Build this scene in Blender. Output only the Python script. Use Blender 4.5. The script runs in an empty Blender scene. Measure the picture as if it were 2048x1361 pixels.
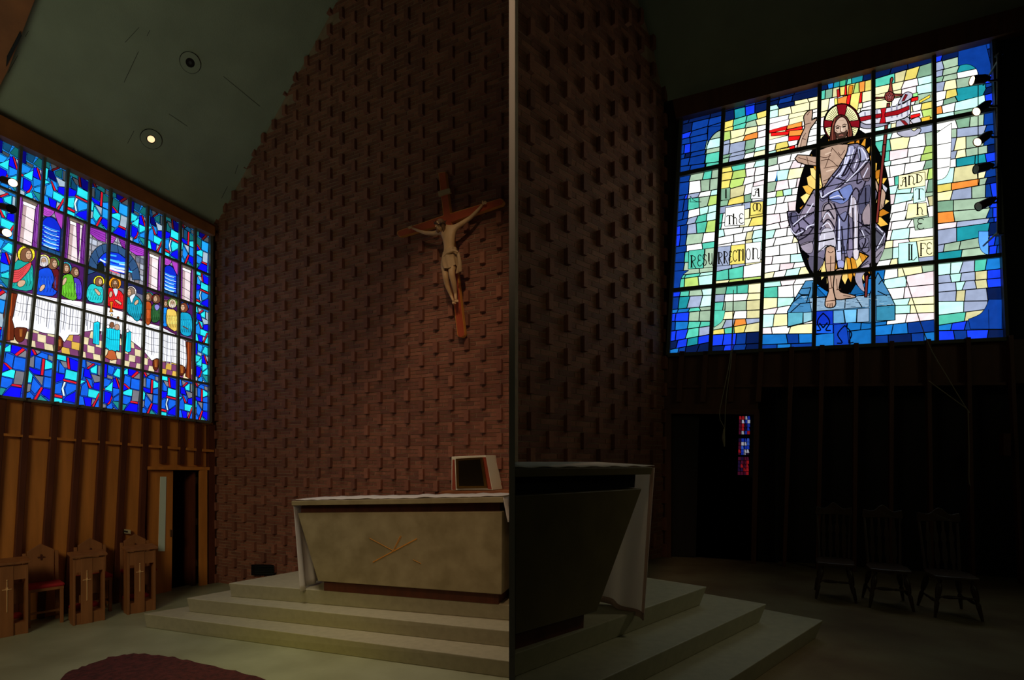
import bpy, bmesh, math, random
from mathutils import Vector, Matrix
random.seed(7)
R = math.radians
SC = bpy.context.scene
COL = SC.collection

# ------------------------------------------------------------------ camera, world, lights, exposure
FPX, HOR, CX, CAMZ = 1100.0, 915.0, 1024.0, 1.7
cd = bpy.data.cameras.new('camera'); cam = bpy.data.objects.new('camera', cd); COL.objects.link(cam)
cam.location = (0, 0, CAMZ); cam.rotation_euler = (R(90), 0, 0)
cd.sensor_width = 36; cd.lens = 36 * FPX / 2048; cd.shift_y = (HOR - 680.5) / 2048
cd.clip_start = .05; cd.clip_end = 200
SC.camera = cam
SC.view_settings.view_transform = 'Standard'; SC.view_settings.look = 'None'
SC.view_settings.gamma = 1; SC.view_settings.exposure = 0; SC.view_settings.use_curve_mapping = False
w = bpy.data.worlds.new('world'); SC.world = w; w.use_nodes = True
w.node_tree.nodes['Background'].inputs[0].default_value = (.5, .6, .75, 1)
w.node_tree.nodes['Background'].inputs[1].default_value = .02

def area(name, loc, target, size, power, color, spread=180):
    l = bpy.data.lights.new(name, 'AREA'); l.shape = 'RECTANGLE'; l.size, l.size_y = size
    l.energy = power; l.color = color; l.spread = R(spread)
    o = bpy.data.objects.new(name, l); COL.objects.link(o); o.location = loc
    o.rotation_euler = (Vector(target) - Vector(loc)).to_track_quat('-Z', 'Y').to_euler()
    return o
def spot(name, loc, target, power, color, angle=40, blend=.6, r=.05):
    l = bpy.data.lights.new(name, 'SPOT'); l.energy = power; l.color = color
    l.spot_size = R(angle); l.spot_blend = blend; l.shadow_soft_size = r
    o = bpy.data.objects.new(name, l); COL.objects.link(o); o.location = loc
    o.rotation_euler = (Vector(target) - Vector(loc)).to_track_quat('-Z', 'Y').to_euler()
    return o
# added fill light of the left sanctuary (warm, high, behind the viewer) and its spots
area('fill_light', (-4.6, -1.5, 5.2), (-5.6, 7.5, .6), (3.0, 2.0), 19, (1, .85, .60), 60)
area('overhead_fill', (-2.9, 4.6, 8.4), (-1.9, 5.9, 0), (1.6, 1.6), 15, (1, .88, .76), 50)  # added overhead fill that lightens the step treads, no fixture built
spot('crucifix_spot', (-.9, 1.6, 7.0), (-.75, 6.9, 3.9), 240, (1, .76, .50), 19, 1, .06)
spot('brick_wall_spot', (-1.0, .6, 6.4), (-.3, 6.9, 1.2), 290, (1, .66, .42), 44, 1, .10)
spot('altar_spot', (-.5, 2.6, 7.2), (-.9, 5.5, 0), 110, (1, .52, .24), 24, 1, .08)
spot('yellow_floor_fill', (-3.4, -2.4, 4.6), (-2.5, 4.95, -.4), 460, (1, .84, .02), 18, 1, .5)  # added yellow spot for the floor patch, no nave window built
area('ceiling_wash', (-4.8, 2.4, 2.2), (-5.0, 6.5, 7.8), (2.5, 2.5), 15, (.9, 1, .74), 100)  # added upward fill that brightens the ceiling
# right sanctuary: a faint fill added from the window side
area('fill_light', (7.2, .5, 5.0), (1.0, 8.0, 4.0), (2.0, 2.0), 4.6, (.95, 1, .6), 90)
spot('altar_spot', (6.6, 4.6, 5.6), (1.6, 4.8, .6), 120, (1, .93, .68), 32, 1, .3)  # added spot, lights the altar cloth through from its outer side

# ------------------------------------------------------------------ helpers
def lin(c): return tuple(((x/255) / 12.92 if x/255 <= .04045 else ((x/255 + .055) / 1.055) ** 2.4) for x in c)
def ray(px, py): return Vector(((px - CX) / FPX, 1.0, -(py - HOR) / FPX))
CAM = Vector((0, 0, CAMZ))
class Plane:
    """vertical (or any) plane: point, normal"""
    def __init__(s, p, n): s.p = Vector(p); s.n = Vector(n).normalized()
    def at(s, px, py, off=0.0):            # off: metres towards the viewer's side
        d = ray(px, py); nn = s.n if s.n.dot(CAM - s.p) > 0 else -s.n
        q = s.p + nn * off
        t = (q - CAM).dot(nn) / d.dot(nn)
        return CAM + d * t
    def normal(s): return s.n if s.n.dot(CAM - s.p) > 0 else -s.n
def hplane(z): return Plane((0, 0, z), (0, 0, 1))
def wallplane(corner, vpx):
    d = Vector(((vpx - CX) / FPX, 1, 0))
    return Plane(corner, Vector((d.y, -d.x, 0))), d.normalized()
ZA, ZB = -.4, 0.0
FA, FB = hplane(ZA), hplane(ZB)
cornA = FA.at(432, 1165); cornB = FB.at(1328, 1114)
WA, dWA = wallplane(cornA, 1650)
BA, dBA = wallplane(cornA, -1100)
WB, dWB = wallplane(cornB, -1400)
BB, dBB = wallplane(cornB, 2140)
def isect_x(pl, x):                        # plan point of a wall plane at given x
    n = pl.n; return (pl.p.dot(n) - n.x * x) / n.y

MATS = {}
def mat(name, col, rough=.6, metal=0, var=0, scale=4, bump=0, bscale=30, spec=.5, emit=None, estr=0, stretch=(1,1,1), col2=None, coords='Object'):
    if name in MATS: return MATS[name]
    m = bpy.data.materials.new(name); m.use_nodes = True; nt = m.node_tree; b = nt.nodes['Principled BSDF']
    c = lin(col)
    b.inputs['Roughness'].default_value = rough; b.inputs['Metallic'].default_value = metal
    b.inputs['Specular IOR Level'].default_value = spec
    b.inputs['Base Color'].default_value = (*c, 1)
    if emit: b.inputs['Emission Color'].default_value = (*lin(emit), 1); b.inputs['Emission Strength'].default_value = estr
    if var or bump:
        tc = nt.nodes.new('ShaderNodeTexCoord'); mp = nt.nodes.new('ShaderNodeMapping')
        mp.inputs['Scale'].default_value = stretch
        nt.links.new(tc.outputs[coords], mp.inputs[0])
    if var:
        n = nt.nodes.new('ShaderNodeTexNoise'); n.inputs['Scale'].default_value = scale; n.inputs['Detail'].default_value = 6
        nt.links.new(mp.outputs[0], n.inputs[0])
        r = nt.nodes.new('ShaderNodeValToRGB'); c2 = lin(col2) if col2 else tuple(x * (1 - var) for x in c)
        r.color_ramp.elements[0].position = .32; r.color_ramp.elements[1].position = .68
        r.color_ramp.elements[0].color = (*c2, 1)
        r.color_ramp.elements[1].color = (*[min(1, x * (1 + (0 if col2 else var))) for x in c], 1)
        nt.links.new(n.outputs[0], r.inputs[0]); nt.links.new(r.outputs[0], b.inputs['Base Color'])
    if bump:
        n2 = nt.nodes.new('ShaderNodeTexNoise'); n2.inputs['Scale'].default_value = bscale; n2.inputs['Detail'].default_value = 4
        nt.links.new(mp.outputs[0], n2.inputs[0])
        bp = nt.nodes.new('ShaderNodeBump'); bp.inputs['Strength'].default_value = bump; bp.inputs['Distance'].default_value = .02
        nt.links.new(n2.outputs[0], bp.inputs['Height']); nt.links.new(bp.outputs[0], b.inputs['Normal'])
    MATS[name] = m; return m

def attr_mat(name, emission, rough=.35):
    m = bpy.data.materials.new(name); m.use_nodes = True; nt = m.node_tree; b = nt.nodes['Principled BSDF']
    a = nt.nodes.new('ShaderNodeVertexColor'); a.layer_name = 'Col'
    tc = nt.nodes.new('ShaderNodeTexCoord'); n = nt.nodes.new('ShaderNodeTexNoise')
    n.inputs['Scale'].default_value = 9; n.inputs['Detail'].default_value = 5; nt.links.new(tc.outputs['Object'], n.inputs[0])
    mr = nt.nodes.new('ShaderNodeMapRange'); mr.inputs['From Min'].default_value = .3; mr.inputs['From Max'].default_value = .7
    mr.inputs['To Min'].default_value = .86; mr.inputs['To Max'].default_value = 1.12
    nt.links.new(n.outputs[0], mr.inputs[0])
    mx = nt.nodes.new('ShaderNodeVectorMath'); mx.operation = 'SCALE'
    nt.links.new(a.outputs['Color'], mx.inputs[0]); nt.links.new(mr.outputs[0], mx.inputs['Scale'])
    b.inputs['Base Color'].default_value = (.01, .01, .01, 1); b.inputs['Roughness'].default_value = rough
    nt.links.new(mx.outputs[0], b.inputs['Emission Color']); b.inputs['Emission Strength'].default_value = emission
    return m

def tag(o, label=None, cat=None, group=None, kind=None):
    if label: o['label'] = label
    if cat: o['category'] = cat
    if group: o['group'] = group
    if kind: o['kind'] = kind
    return o
def empty(name, loc=(0, 0, 0), rz=0):
    o = bpy.data.objects.new(name, None); COL.objects.link(o); o.location = loc; o.rotation_euler = (0, 0, rz)
    o.empty_display_size = .1; return o

class MB:
    """collects shapes, builds one mesh object"""
    def __init__(s): s.v = []; s.f = []; s.sm = []
    def add(s, vs, fs, smooth=False):
        k = len(s.v); s.v += [tuple(v) for v in vs]; s.f += [tuple(i + k for i in f) for f in fs]; s.sm += [smooth] * len(fs); return s
    def box(s, c, size, M=None):
        x, y, z = [q / 2 for q in size]; c = Vector(c)
        vs = [Vector((a * x, b * y, d * z)) for d in (-1, 1) for a, b in ((-1, -1), (1, -1), (1, 1), (-1, 1))]
        if M: vs = [M @ v for v in vs]
        return s.add([c + v for v in vs], [(3, 2, 1, 0), (4, 5, 6, 7), (0, 1, 5, 4), (1, 2, 6, 5), (2, 3, 7, 6), (3, 0, 4, 7)])
    def prism(s, bottom, top):             # two loops of the same length
        n = len(bottom); 
        return s.add(list(bottom) + list(top), [tuple(range(n - 1, -1, -1)), tuple(range(n, 2 * n))] + [(i, (i + 1) % n, n + (i + 1) % n, n + i) for i in range(n)])
    def slab(s, pts, vec):                 # polygon extruded by vec
        return s.prism([Vector(p) for p in pts], [Vector(p) + Vector(vec) for p in pts])
    def tube(s, pts, r, n=8, closed=True):
        pts = [Vector(p) for p in pts]; rs = r if isinstance(r, (list, tuple)) else [r] * len(pts); rings = []; a = None
        for i, p in enumerate(pts):
            t = (pts[min(i + 1, len(pts) - 1)] - pts[max(i - 1, 0)]).normalized()
            if a is None: a = t.orthogonal().normalized()
            else: a = (a - t * a.dot(t)).normalized()
            b = t.cross(a)
            rings.append([p + (a * math.cos(2 * math.pi * k / n) + b * math.sin(2 * math.pi * k / n)) * rs[i] for k in range(n)])
        vs = [v for rg in rings for v in rg]
        fs = [(i * n + k, i * n + (k + 1) % n, (i + 1) * n + (k + 1) % n, (i + 1) * n + k) for i in range(len(pts) - 1) for k in range(n)]
        s.add(vs, fs, True)
        if closed: s.add(rings[0], [tuple(range(n - 1, -1, -1))]); s.add(rings[-1], [tuple(range(n))])
        return s
    def ball(s, c, r, seg=12, rings=8, M=None):
        rx = r if isinstance(r, (list, tuple)) else (r, r, r); c = Vector(c); vs = []; fs = []
        for i in range(rings + 1):
            th = math.pi * i / rings
            for k in range(seg):
                ph = 2 * math.pi * k / seg
                v = Vector((rx[0] * math.sin(th) * math.cos(ph), rx[1] * math.sin(th) * math.sin(ph), rx[2] * math.cos(th)))
                vs.append(c + ((M @ v) if M else v))
        for i in range(rings):
            for k in range(seg): fs.append((i * seg + k, (i + 1) * seg + k, (i + 1) * seg + (k + 1) % seg, i * seg + (k + 1) % seg))
        return s.add(vs, fs, True)
    def build(s, name, m, parent=None, bevel=0, kind=None, flip=False):
        me = bpy.data.meshes.new(name); me.from_pydata(s.v, [], s.f); me.validate()
        me.polygons.foreach_set('use_smooth', s.sm[:len(me.polygons)] if len(s.sm) >= len(me.polygons) else [False] * len(me.polygons))
        bm = bmesh.new(); bm.from_mesh(me); bmesh.ops.recalc_face_normals(bm, faces=bm.faces)
        bm.to_mesh(me); bm.free()
        me.materials.append(m); o = bpy.data.objects.new(name, me); COL.objects.link(o)
        if bevel:
            b = o.modifiers.new('bevel', 'BEVEL'); b.width = bevel; b.segments = 2; b.limit_method = 'ANGLE'
        if parent:
            o.parent = parent
        if kind: o['kind'] = kind
        return o
def world_child(o, parent):                # o was modelled in world space
    bpy.context.view_layer.update(); o.parent = parent; o.matrix_parent_inverse = parent.matrix_world.inverted(); return o
def copy_tree(o, parent=None):
    c = o.copy(); COL.objects.link(c); c.parent = parent
    for ch in [x for x in COL.objects if x.parent == o]: copy_tree(ch, c)
    return c

# materials
M_ceil = mat('plaster_ceiling', (150, 156, 132), .9, var=.08, scale=2, bump=.15, bscale=60)
M_mortar = mat('mortar', (156, 128, 100), .95, var=.15, scale=8)
M_oak = mat('oak_panel', (206, 132, 58), .45, var=.16, scale=3, stretch=(3, 3, .35), bump=.05)
M_dkwood = mat('dark_stained_wood', (92, 46, 24), .5, var=.25, scale=4, stretch=(3, 3, .4))
M_beam = mat('beam_wood', (150, 88, 44), .55, var=.2, scale=4)
M_floor = mat('terrazzo_floor', (168, 172, 138), .38, var=.10, scale=1.6, col2=(142, 144, 112), bump=.05, bscale=8, spec=.4)
M_step = mat('limestone_steps', (168, 162, 132), .55, var=.07, scale=14, bump=.04)
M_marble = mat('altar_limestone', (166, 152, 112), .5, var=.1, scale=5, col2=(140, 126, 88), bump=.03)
def linen(name, col, tr=.35):
    m = mat(name, col, .85, bump=.15, bscale=200); nt = m.node_tree; b = nt.nodes['Principled BSDF']
    t = nt.nodes.new('ShaderNodeBsdfTranslucent'); t.inputs[0].default_value = (*lin(col), 1)
    x = nt.nodes.new('ShaderNodeMixShader'); x.inputs[0].default_value = tr
    nt.links.new(b.outputs[0], x.inputs[1]); nt.links.new(t.outputs[0], x.inputs[2]); nt.links.new(x.outputs[0], nt.nodes['Material Output'].inputs[0]); return m
M_linen = linen('white_linen', (236, 230, 220)) #mat('white_linen', (232, 226, 214), .85, bump=.15, bscale=200)
M_bronze = mat('window_bronze', (88, 90, 78), .55, metal=.2)
M_black = mat('black_metal', (16, 16, 16), .5, metal=.3)
M_gold = mat('brass_inlay', (250, 168, 60), .35, metal=.25)
M_red = mat('red_upholstery', (170, 28, 34), .85, bump=.2, bscale=120)
M_pale = mat('partition_plaster', (206, 203, 196), .9)
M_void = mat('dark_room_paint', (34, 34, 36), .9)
# ------------------------------------------------------------------ the shell of the two sanctuaries
XL, XR, YB, ZTOP = -9.2, 9.0, -3.2, 12.0
def fl_y(pl, px, zf):                      # pixel row of the floor line on a wall plane
    p = pl.at(px, HOR); return HOR + FPX * (CAMZ - zf) / p.y
def wall_piece(pl, pts, name, m, thick=.2, off=0.0, parent=None, structure=True):
    P = [pl.at(x, y, off) for x, y in pts]
    o = MB().slab(P, -pl.normal() * thick).build(name, m, parent)
    if structure and not parent: o['kind'] = 'structure'
    return o
half = 6 / FPX * 3.0                       # half thickness of the dividing wall
MB().box((0, 5.6, 5.8), (2 * half, 5.2, 12.4)).build('wall_dividing', M_pale, kind='structure')
MB().box((0, (YB + 3) / 2, -.2), (2 * half, 3 - YB, .42)).build('trim_1', M_pale, kind='structure')
MB().slab([(XL, YB, ZA), (-half, YB, ZA), (-half, 10.5, ZA), (XL, 10.5, ZA)], (0, 0, -.15)).build('floor_left', M_floor, kind='structure')
M_floorB = mat('carpet_floor', (150, 134, 96), .8, var=.15, scale=1.2, col2=(118, 92, 60), bump=.15, bscale=90)
MB().slab([(half, YB, ZB), (XR, YB, ZB), (XR, 12.8, ZB), (half, 12.8, ZB)], (0, 0, -.15)).build('floor_right', M_floorB, kind='structure')
M_wall = mat('nave_plaster', (120, 112, 96), .9)
MB().box((0, YB - .1, 5.8), (XR - XL + .6, .2, 12.8)).build('wall_back', M_wall, kind='structure')
MB().box((0, 4.5, ZTOP + .1), (XR - XL + .6, 16, .2)).build('ceiling_top', M_wall, kind='structure')

# ---- left window wall
LW = -600
def topA(x): return 240 + (x - 12) * .5215 # ceiling line
def wtA(x): return 275 + .467 * x          # window head
def wbA(x): return 795 + .122 * x          # window sill
fA = lambda x: fl_y(WA, x, ZA)
p_far = WA.at(LW, 600)
MB().slab([Vector((p_far.x, p_far.y, ZA)), Vector((XL, YB, ZA)), Vector((XL, YB, ZTOP)), Vector((p_far.x, p_far.y, ZTOP))], (-.2, 0, 0)).build('wall_left_nave', M_wall, kind='structure')
wall_piece(WA, [(LW, wbA(LW)), (LW, fA(LW)), (290, fA(290)), (290, wbA(290))], 'wall_left', M_oak)
wall_piece(WA, [(290, wbA(290)), (290, 934), (412, 934), (412, wbA(412))], 'wall_left_overdoor', M_oak)
wall_piece(WA, [(412, wtA(412)), (412, fA(412)), (433, fA(433)), (433, wtA(433))], 'wall_left_corner', M_dkwood)
wall_piece(WA, [(LW, topA(LW) - 400), (LW, wtA(LW)), (433, wtA(433)), (433, topA(433) - 60)], 'wall_left_header', M_beam)
wall_piece(WA, [(LW, wtA(LW)), (LW, wbA(LW)), (-75, wbA(-75)), (-75, wtA(-75))], 'wall_left_pier', M_oak)
# timber fascia under the ceiling, along the eave
wall_piece(WA, [(LW, topA(LW) - 6), (LW, wtA(LW) - 8), (430, wtA(430) - 4), (430, topA(430) - 4)], 'trim_2', M_beam, thick=.14, off=.16)
# ---- ceiling left
c1, c2, c3 = BA.at(430, 455), BA.at(670, 12), WA.at(12, 240)
nA = (c2 - c1).cross(c3 - c1).normalized()
CA = Plane(c1, nA)
def on_plane_z(pl, x, y): return pl.p.z - (pl.n.x * (x - pl.p.x) + pl.n.y * (y - pl.p.y)) / pl.n.z
def line_at_z(pl, a, b, z):                # along plan line a->b, where the plane reaches z
    za, zb = on_plane_z(pl, *a), on_plane_z(pl, *b); t = (z - za) / (zb - za); return Vector((a[0] + (b[0] - a[0]) * t, a[1] + (b[1] - a[1]) * t, z))
dA = (c3 - c1).normalized(); rA = (c2 - c1).normalized()
e0 = c1 - dA * .15 - rA * .15; e1 = c1 + dA * 16
kz = (ZTOP + .1 - c1.z) / rA.z
MB().slab([e0, e1, e1 + rA * kz, e0 + rA * kz], nA * (.15 if nA.z > 0 else -.15)).build('ceiling_left', M_ceil, kind='structure')
# ---- right window wall
def wtB(x): return 240 - .247 * (x - 1345) 
def wbB(x): return 712 - .047 * (x - 1335)
def topB(x): return 198 - .268 * (x - 1352)
fB = lambda x: fl_y(WB, x, ZB)
RW = 2350
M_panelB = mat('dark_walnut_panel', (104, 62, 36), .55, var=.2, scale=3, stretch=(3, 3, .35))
q_far = WB.at(RW, 600)
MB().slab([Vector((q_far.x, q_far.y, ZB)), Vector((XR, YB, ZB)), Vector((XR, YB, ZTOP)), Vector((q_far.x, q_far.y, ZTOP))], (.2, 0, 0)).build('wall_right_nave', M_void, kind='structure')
wall_piece(WB, [(1327, wbB(1327)), (1327, 825), (1516, 825), (1516, wbB(1516))], 'wall_right_overdoor', M_panelB)
wall_piece(WB, [(1327, 825), (1327, fB(1327)), (1342, fB(1342)), (1342, 825)], 'wall_right_door_pier', M_panelB)
wall_piece(WB, [(1516, wbB(1516)), (1516, 772), (RW, 772 - .01 * 800), (RW, wbB(RW))], 'wall_right_fascia', M_panelB)
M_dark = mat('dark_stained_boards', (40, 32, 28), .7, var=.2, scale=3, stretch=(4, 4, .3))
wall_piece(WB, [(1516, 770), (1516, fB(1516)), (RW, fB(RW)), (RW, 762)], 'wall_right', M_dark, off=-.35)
wall_piece(WB, [(1516, 772), (1516, 768), (RW, 758), (RW, 764)], 'trim_3', M_panelB, off=-.02, thick=.34)
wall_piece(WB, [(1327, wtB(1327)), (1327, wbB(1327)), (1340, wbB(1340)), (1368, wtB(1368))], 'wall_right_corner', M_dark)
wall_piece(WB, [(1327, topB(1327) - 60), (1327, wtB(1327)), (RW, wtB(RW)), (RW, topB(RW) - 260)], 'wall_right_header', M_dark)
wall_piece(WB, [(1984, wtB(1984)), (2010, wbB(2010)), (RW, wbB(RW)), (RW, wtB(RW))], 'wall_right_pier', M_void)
wall_piece(WB, [(1345, topB(1345)), (1352, wtB(1352) - 2), (RW, wtB(RW) - 12), (RW, topB(RW))], 'trim_4', M_panelB, off=.16, thick=.14)
g1, g2, g3 = WB.at(1328, topB(1328)), BB.at(1290, 12), WB.at(2036, topB(2036))
nB = (g2 - g1).cross(g3 - g1).normalized(); dB = (g3 - g1).normalized(); rB = (g2 - g1).normalized()
kz = (ZTOP + .1 - g1.z) / rB.z
h0 = g1 - dB * .3; h1 = g1 + dB * 9
MB().slab([h0 - rB * .1, h1 - rB * .1, h1 + rB * kz, h0 + rB * kz], nB * (.15 if nB.z > 0 else -.15)).build('ceiling_right', M_ceil, kind='structure')

# ---- brick walls with projecting headers
def brick_mat(name, c1, c2, c3):
    m = bpy.data.materials.new(name); m.use_nodes = True; nt = m.node_tree; b = nt.nodes['Principled BSDF']
    g = nt.nodes.new('ShaderNodeNewGeometry'); r = nt.nodes.new('ShaderNodeValToRGB')
    r.color_ramp.elements[0].color = (*lin(c1), 1); r.color_ramp.elements[1].color = (*lin(c3), 1)
    e = r.color_ramp.elements.new(.5); e.color = (*lin(c2), 1)
    nt.links.new(g.outputs['Random Per Island'], r.inputs[0])
    n = nt.nodes.new('ShaderNodeTexNoise'); n.inputs['Scale'].default_value = 25; n.inputs['Detail'].default_value = 5
    tc = nt.nodes.new('ShaderNodeTexCoord'); nt.links.new(tc.outputs['Object'], n.inputs[0])
    mx = nt.nodes.new('ShaderNodeMix'); mx.data_type = 'RGBA'; mx.blend_type = 'MULTIPLY'; mx.inputs[0].default_value = .5
    nt.links.new(r.outputs[0], mx.inputs[6]); nt.links.new(n.outputs[0], mx.inputs[7]); nt.links.new(mx.outputs[2], b.inputs['Base Color'])
    bp = nt.nodes.new('ShaderNodeBump'); bp.inputs['Strength'].default_value = .4; bp.inputs['Distance'].default_value = .01
    nt.links.new(n.outputs[0], bp.inputs['Height']); nt.links.new(bp.outputs[0], b.inputs['Normal'])
    b.inputs['Roughness'].default_value = .85; return m
M_brick = brick_mat('red_brick', (136, 84, 62), (154, 94, 68), (176, 112, 82))
def brick_wall(name, pl, corner, d, length, z0, ztop, a, b, sw, proj, hole=None):
    n = pl.normal(); up = Vector((0, 0, 1)); t = -d          # t: from the corner towards the viewer
    O = Vector((corner.x, corner.y, z0)); rnd = random.Random(3)
    MB().slab([O - t * .1, O + t * length, O + t * length + up * (ztop(length) - z0), O - t * .1 + up * (ztop(0) - z0)], -n * .2).build(name + '_backing', M_mortar, kind='structure')
    vs, fs = [], []
    def brick(s0, s1, h0, h1, p, lo=-.004):
        k = len(vs)
        for q in (lo, p):
            for s_, h_ in ((s0, h0), (s1, h0), (s1, h1), (s0, h1)): vs.append(O + t * s_ + up * h_ + n * q)
        fs.extend([(k + 4, k + 5, k + 6, k + 7), (k, k + 1, k + 5, k + 4), (k + 1, k + 2, k + 6, k + 5), (k + 2, k + 3, k + 7, k + 6), (k + 3, k, k + 4, k + 7)])
    m = .011; hb = b / 6
    def course(s0, s1, h0, splits):        # flush stretchers between two projecting headers
        if h0 < 0: return
        cuts = [s0] + [s0 + (s1 - s0) * k for k in splits] + [s1]
        for u, v in zip(cuts[:-1], cuts[1:]):
            u, v = max(u, 0), min(v, length)
            if v - u > .03: brick(u + m / 2, v - m / 2, h0 + m / 2, h0 + hb - m / 2, rnd.uniform(.004, .008))
    for i in range(-1, int(length / a) + 1):
        s = i * a
        for j in range(-1, int((ztop(max(s, 0)) - z0) / b) + 1):
            z = j * b + (i % 2) * b / 2
            if z + b < 0 or z + b / 2 > ztop(max(s, 0)) - z0: continue
            pr = proj * rnd.uniform(.85, 1.15)
            if i >= 0 and z >= 0 and s + sw < length: brick(s + m / 2, s + sw, z + m / 2, z + b / 2 - m / 2, pr)
            for c in range(3): course(s + sw, s + 2 * a, z + c * hb, ((.5,), (.22, .74), (.46,))[c])
    me = bpy.data.meshes.new(name); me.from_pydata(vs, [], fs)
    me.materials.append(M_brick); o = bpy.data.objects.new(name, me); COL.objects.link(o); o['kind'] = 'structure'; return o
def reach(pl, corner, d):                 # wall length from the corner to the dividing wall
    s = 1 if corner.x > 0 else -1
    return (abs(corner.x) - half) / abs(d.x)
lenA = reach(BA, cornA, dBA); lenB = reach(BB, cornB, dBB)
slA = (c2.z - c1.z) / (Vector((c2.x - c1.x, c2.y - c1.y)).length)
slB = (g2.z - g1.z) / (Vector((g2.x - g1.x, g2.y - g1.y)).length)
brick_wall('wall_brick_left', BA, cornA, dBA, lenA, ZA, lambda s: min(ZTOP, c1.z + slA * s + .25), .235, .30, .072, .05)
brick_wall('wall_brick_right', BB, cornB, dBB, lenB, ZB, lambda s: min(ZTOP, g1.z + slB * s + .3), .366, .456, .09, .07)

# ---- corridors behind the two door openings
def back_room(name, pl, x0, x1, ytop, zf, depth, m):
    a, b = pl.at(x0, HOR), pl.at(x1, HOR); n = -pl.normal(); top = pl.at(x0, ytop).z + .35
    a = a + n * .2; b = b + n * .2; a.z = b.z = zf; e = (b - a).normalized() * .25; a -= e; b += e; up = Vector((0, 0, top - zf))
    mb = MB(); D = n * depth
    for P, V in (([a, b, b + D, a + D], (0, 0, -.05)), ([a + up, b + up, b + up + D, a + up + D], (0, 0, .05)),
                 ([a + D, b + D, b + D + up, a + D + up], n * .05), ([a, a + D, a + D + up, a + up], -e * .2), ([b, b + D, b + D + up, b + up], e * .2)):
        mb.slab(P, V)
    return mb.build(name, m, kind='structure')
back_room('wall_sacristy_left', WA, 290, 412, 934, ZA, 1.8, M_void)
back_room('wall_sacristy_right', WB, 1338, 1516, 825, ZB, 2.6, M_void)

# ------------------------------------------------------------------ panelling, door frames
WAn, WBn = WA.normal(), WB.normal()
def px_box(pl, pts, thick, off, mb=None):
    mb = mb or MB(); P = [pl.at(x, y, off) for x, y in pts]; return mb.slab(P, pl.normal() * thick)
def z3(x, y): return (x / 2.3435, 780 + y / 2.3425)
ribs = [((8, 36), (-75, 900)), ((122, 42), (58, 905)), ((255, 60), (186, 925)), ((372, 75), (305, 950)), ((480, 88), (428, 935)), ((583, 103), (535, 960)), ((678, 115), (645, 930)),
        ((762, 128), (759, 345)), ((848, 140), (843, 350)), ((924, 150), (920, 352))]
ww = [38, 36, 34, 32, 31, 30, 29, 29, 28, 27]
for k, ((xt, yt), (xb, yb)) in enumerate(ribs):
    w_ = ww[k] * .40
    t_, b_ = z3(xt, yt - 4), z3(xb, yb)
    if k < 7:
        b_ = (b_[0], fA(b_[0]))
    o = px_box(WA, [(t_[0] - w_, t_[1]), (b_[0] - w_, b_[1]), (b_[0] + w_ * .1, b_[1]), (t_[0] + w_ * .1, t_[1])] if False else
        [(t_[0] - w_ / 2, t_[1]), (b_[0] - w_ / 2, b_[1]), (b_[0] + w_ / 2, b_[1]), (t_[0] + w_ / 2, t_[1])], .055, .0).build('trim_%d' % (10 + k), M_dkwood, bevel=.006)
    o['kind'] = 'structure'
for k in range(len(ribs)):                 # short battens between the ribs
    x0 = z3(ribs[k][0][0], 0)[0] - (ribs[k][0][0] - ribs[k][1][0]) * .19 / 2.34 + 7
    x1 = (z3(ribs[k + 1][0][0], 0)[0] - (ribs[k + 1][0][0] - ribs[k + 1][1][0]) * .19 / 2.34 - 5) if k < len(ribs) - 1 else 424
    y = lambda x: 868 + (x - 12) * .0785
    o = px_box(WA, [(x0, y(x0)), (x0, y(x0) + 5), (x1, y(x1) + 5), (x1, y(x1))], .06, .0).build('trim_%d' % (30 + k), M_oak); o['kind'] = 'structure'
o = px_box(WA, [(-60, wbA(-60)), (-60, wbA(-60) + 6), (424, wbA(424) + 5), (424, wbA(424))], .03, .0).build('trim_45', M_oak); o['kind'] = 'structure'
# door frame, left
o = MB()
px_box(WA, [(288, 933), (288, 940), (416, 941), (416, 935)], .05, .0, o)
px_box(WA, [(397, 940), (397, fA(397)), (411, fA(411)), (411, 941)], .05, .0, o)
o.build('door_frame_left', M_oak, kind='structure')
px_box(WA, [(415, 850), (415, fA(415)), (428, fA(428)), (428, 850)], .04, .0).build('trim_46', M_dkwood, kind='structure')
d1 = px_box(WA, [(293, 941), (289, fA(289) - 1), (340, fA(340) - 1), (343, 942)], .045, -.06).build('door_1', M_oak, kind='structure')
M_frost = mat('frosted_glass', (226, 246, 228), .5, spec=.6)  # corridor light behind the strip is put into this pale colour
g_ = px_box(WA, [(320, 954), (316, 1103), (329, 1103), (332, 954)], .012, -.018).build('glass_panel', M_frost, d1); g_['label'] = 'narrow pale green frosted glass strip'
px_box(WA, [(339.5, 1060), (339.5, 1074), (343, 1074), (343, 1060)], .04, -.015).build('door_handle', mat('steel', (150, 150, 145), .3, metal=1), d1)
nn = -WAn
p0, p1 = WA.at(395, 943, -.05), WA.at(391, fA(391), -.05); p0.x = p1.x; p0.y = p1.y
wv = nn * .9; ed = -dWA * .045
d2 = MB().slab([p0 - Vector((0, 0, .01)), p1 + Vector((0, 0, .01)), p1 + wv + Vector((0, 0, .01)), p0 + wv - Vector((0, 0, .01))], ed).build('door_2', M_dkwood, kind='structure')
mb = MB()
for yy in (955, 1037, 1120): px_box(WA, [(391.5, yy), (391.5, yy + 13), (395.5, yy + 13), (395.5, yy)], .01, -.045, mb)
mb.build('hinge', mat('steel', (150, 150, 145), .3, metal=1), d2)
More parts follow.
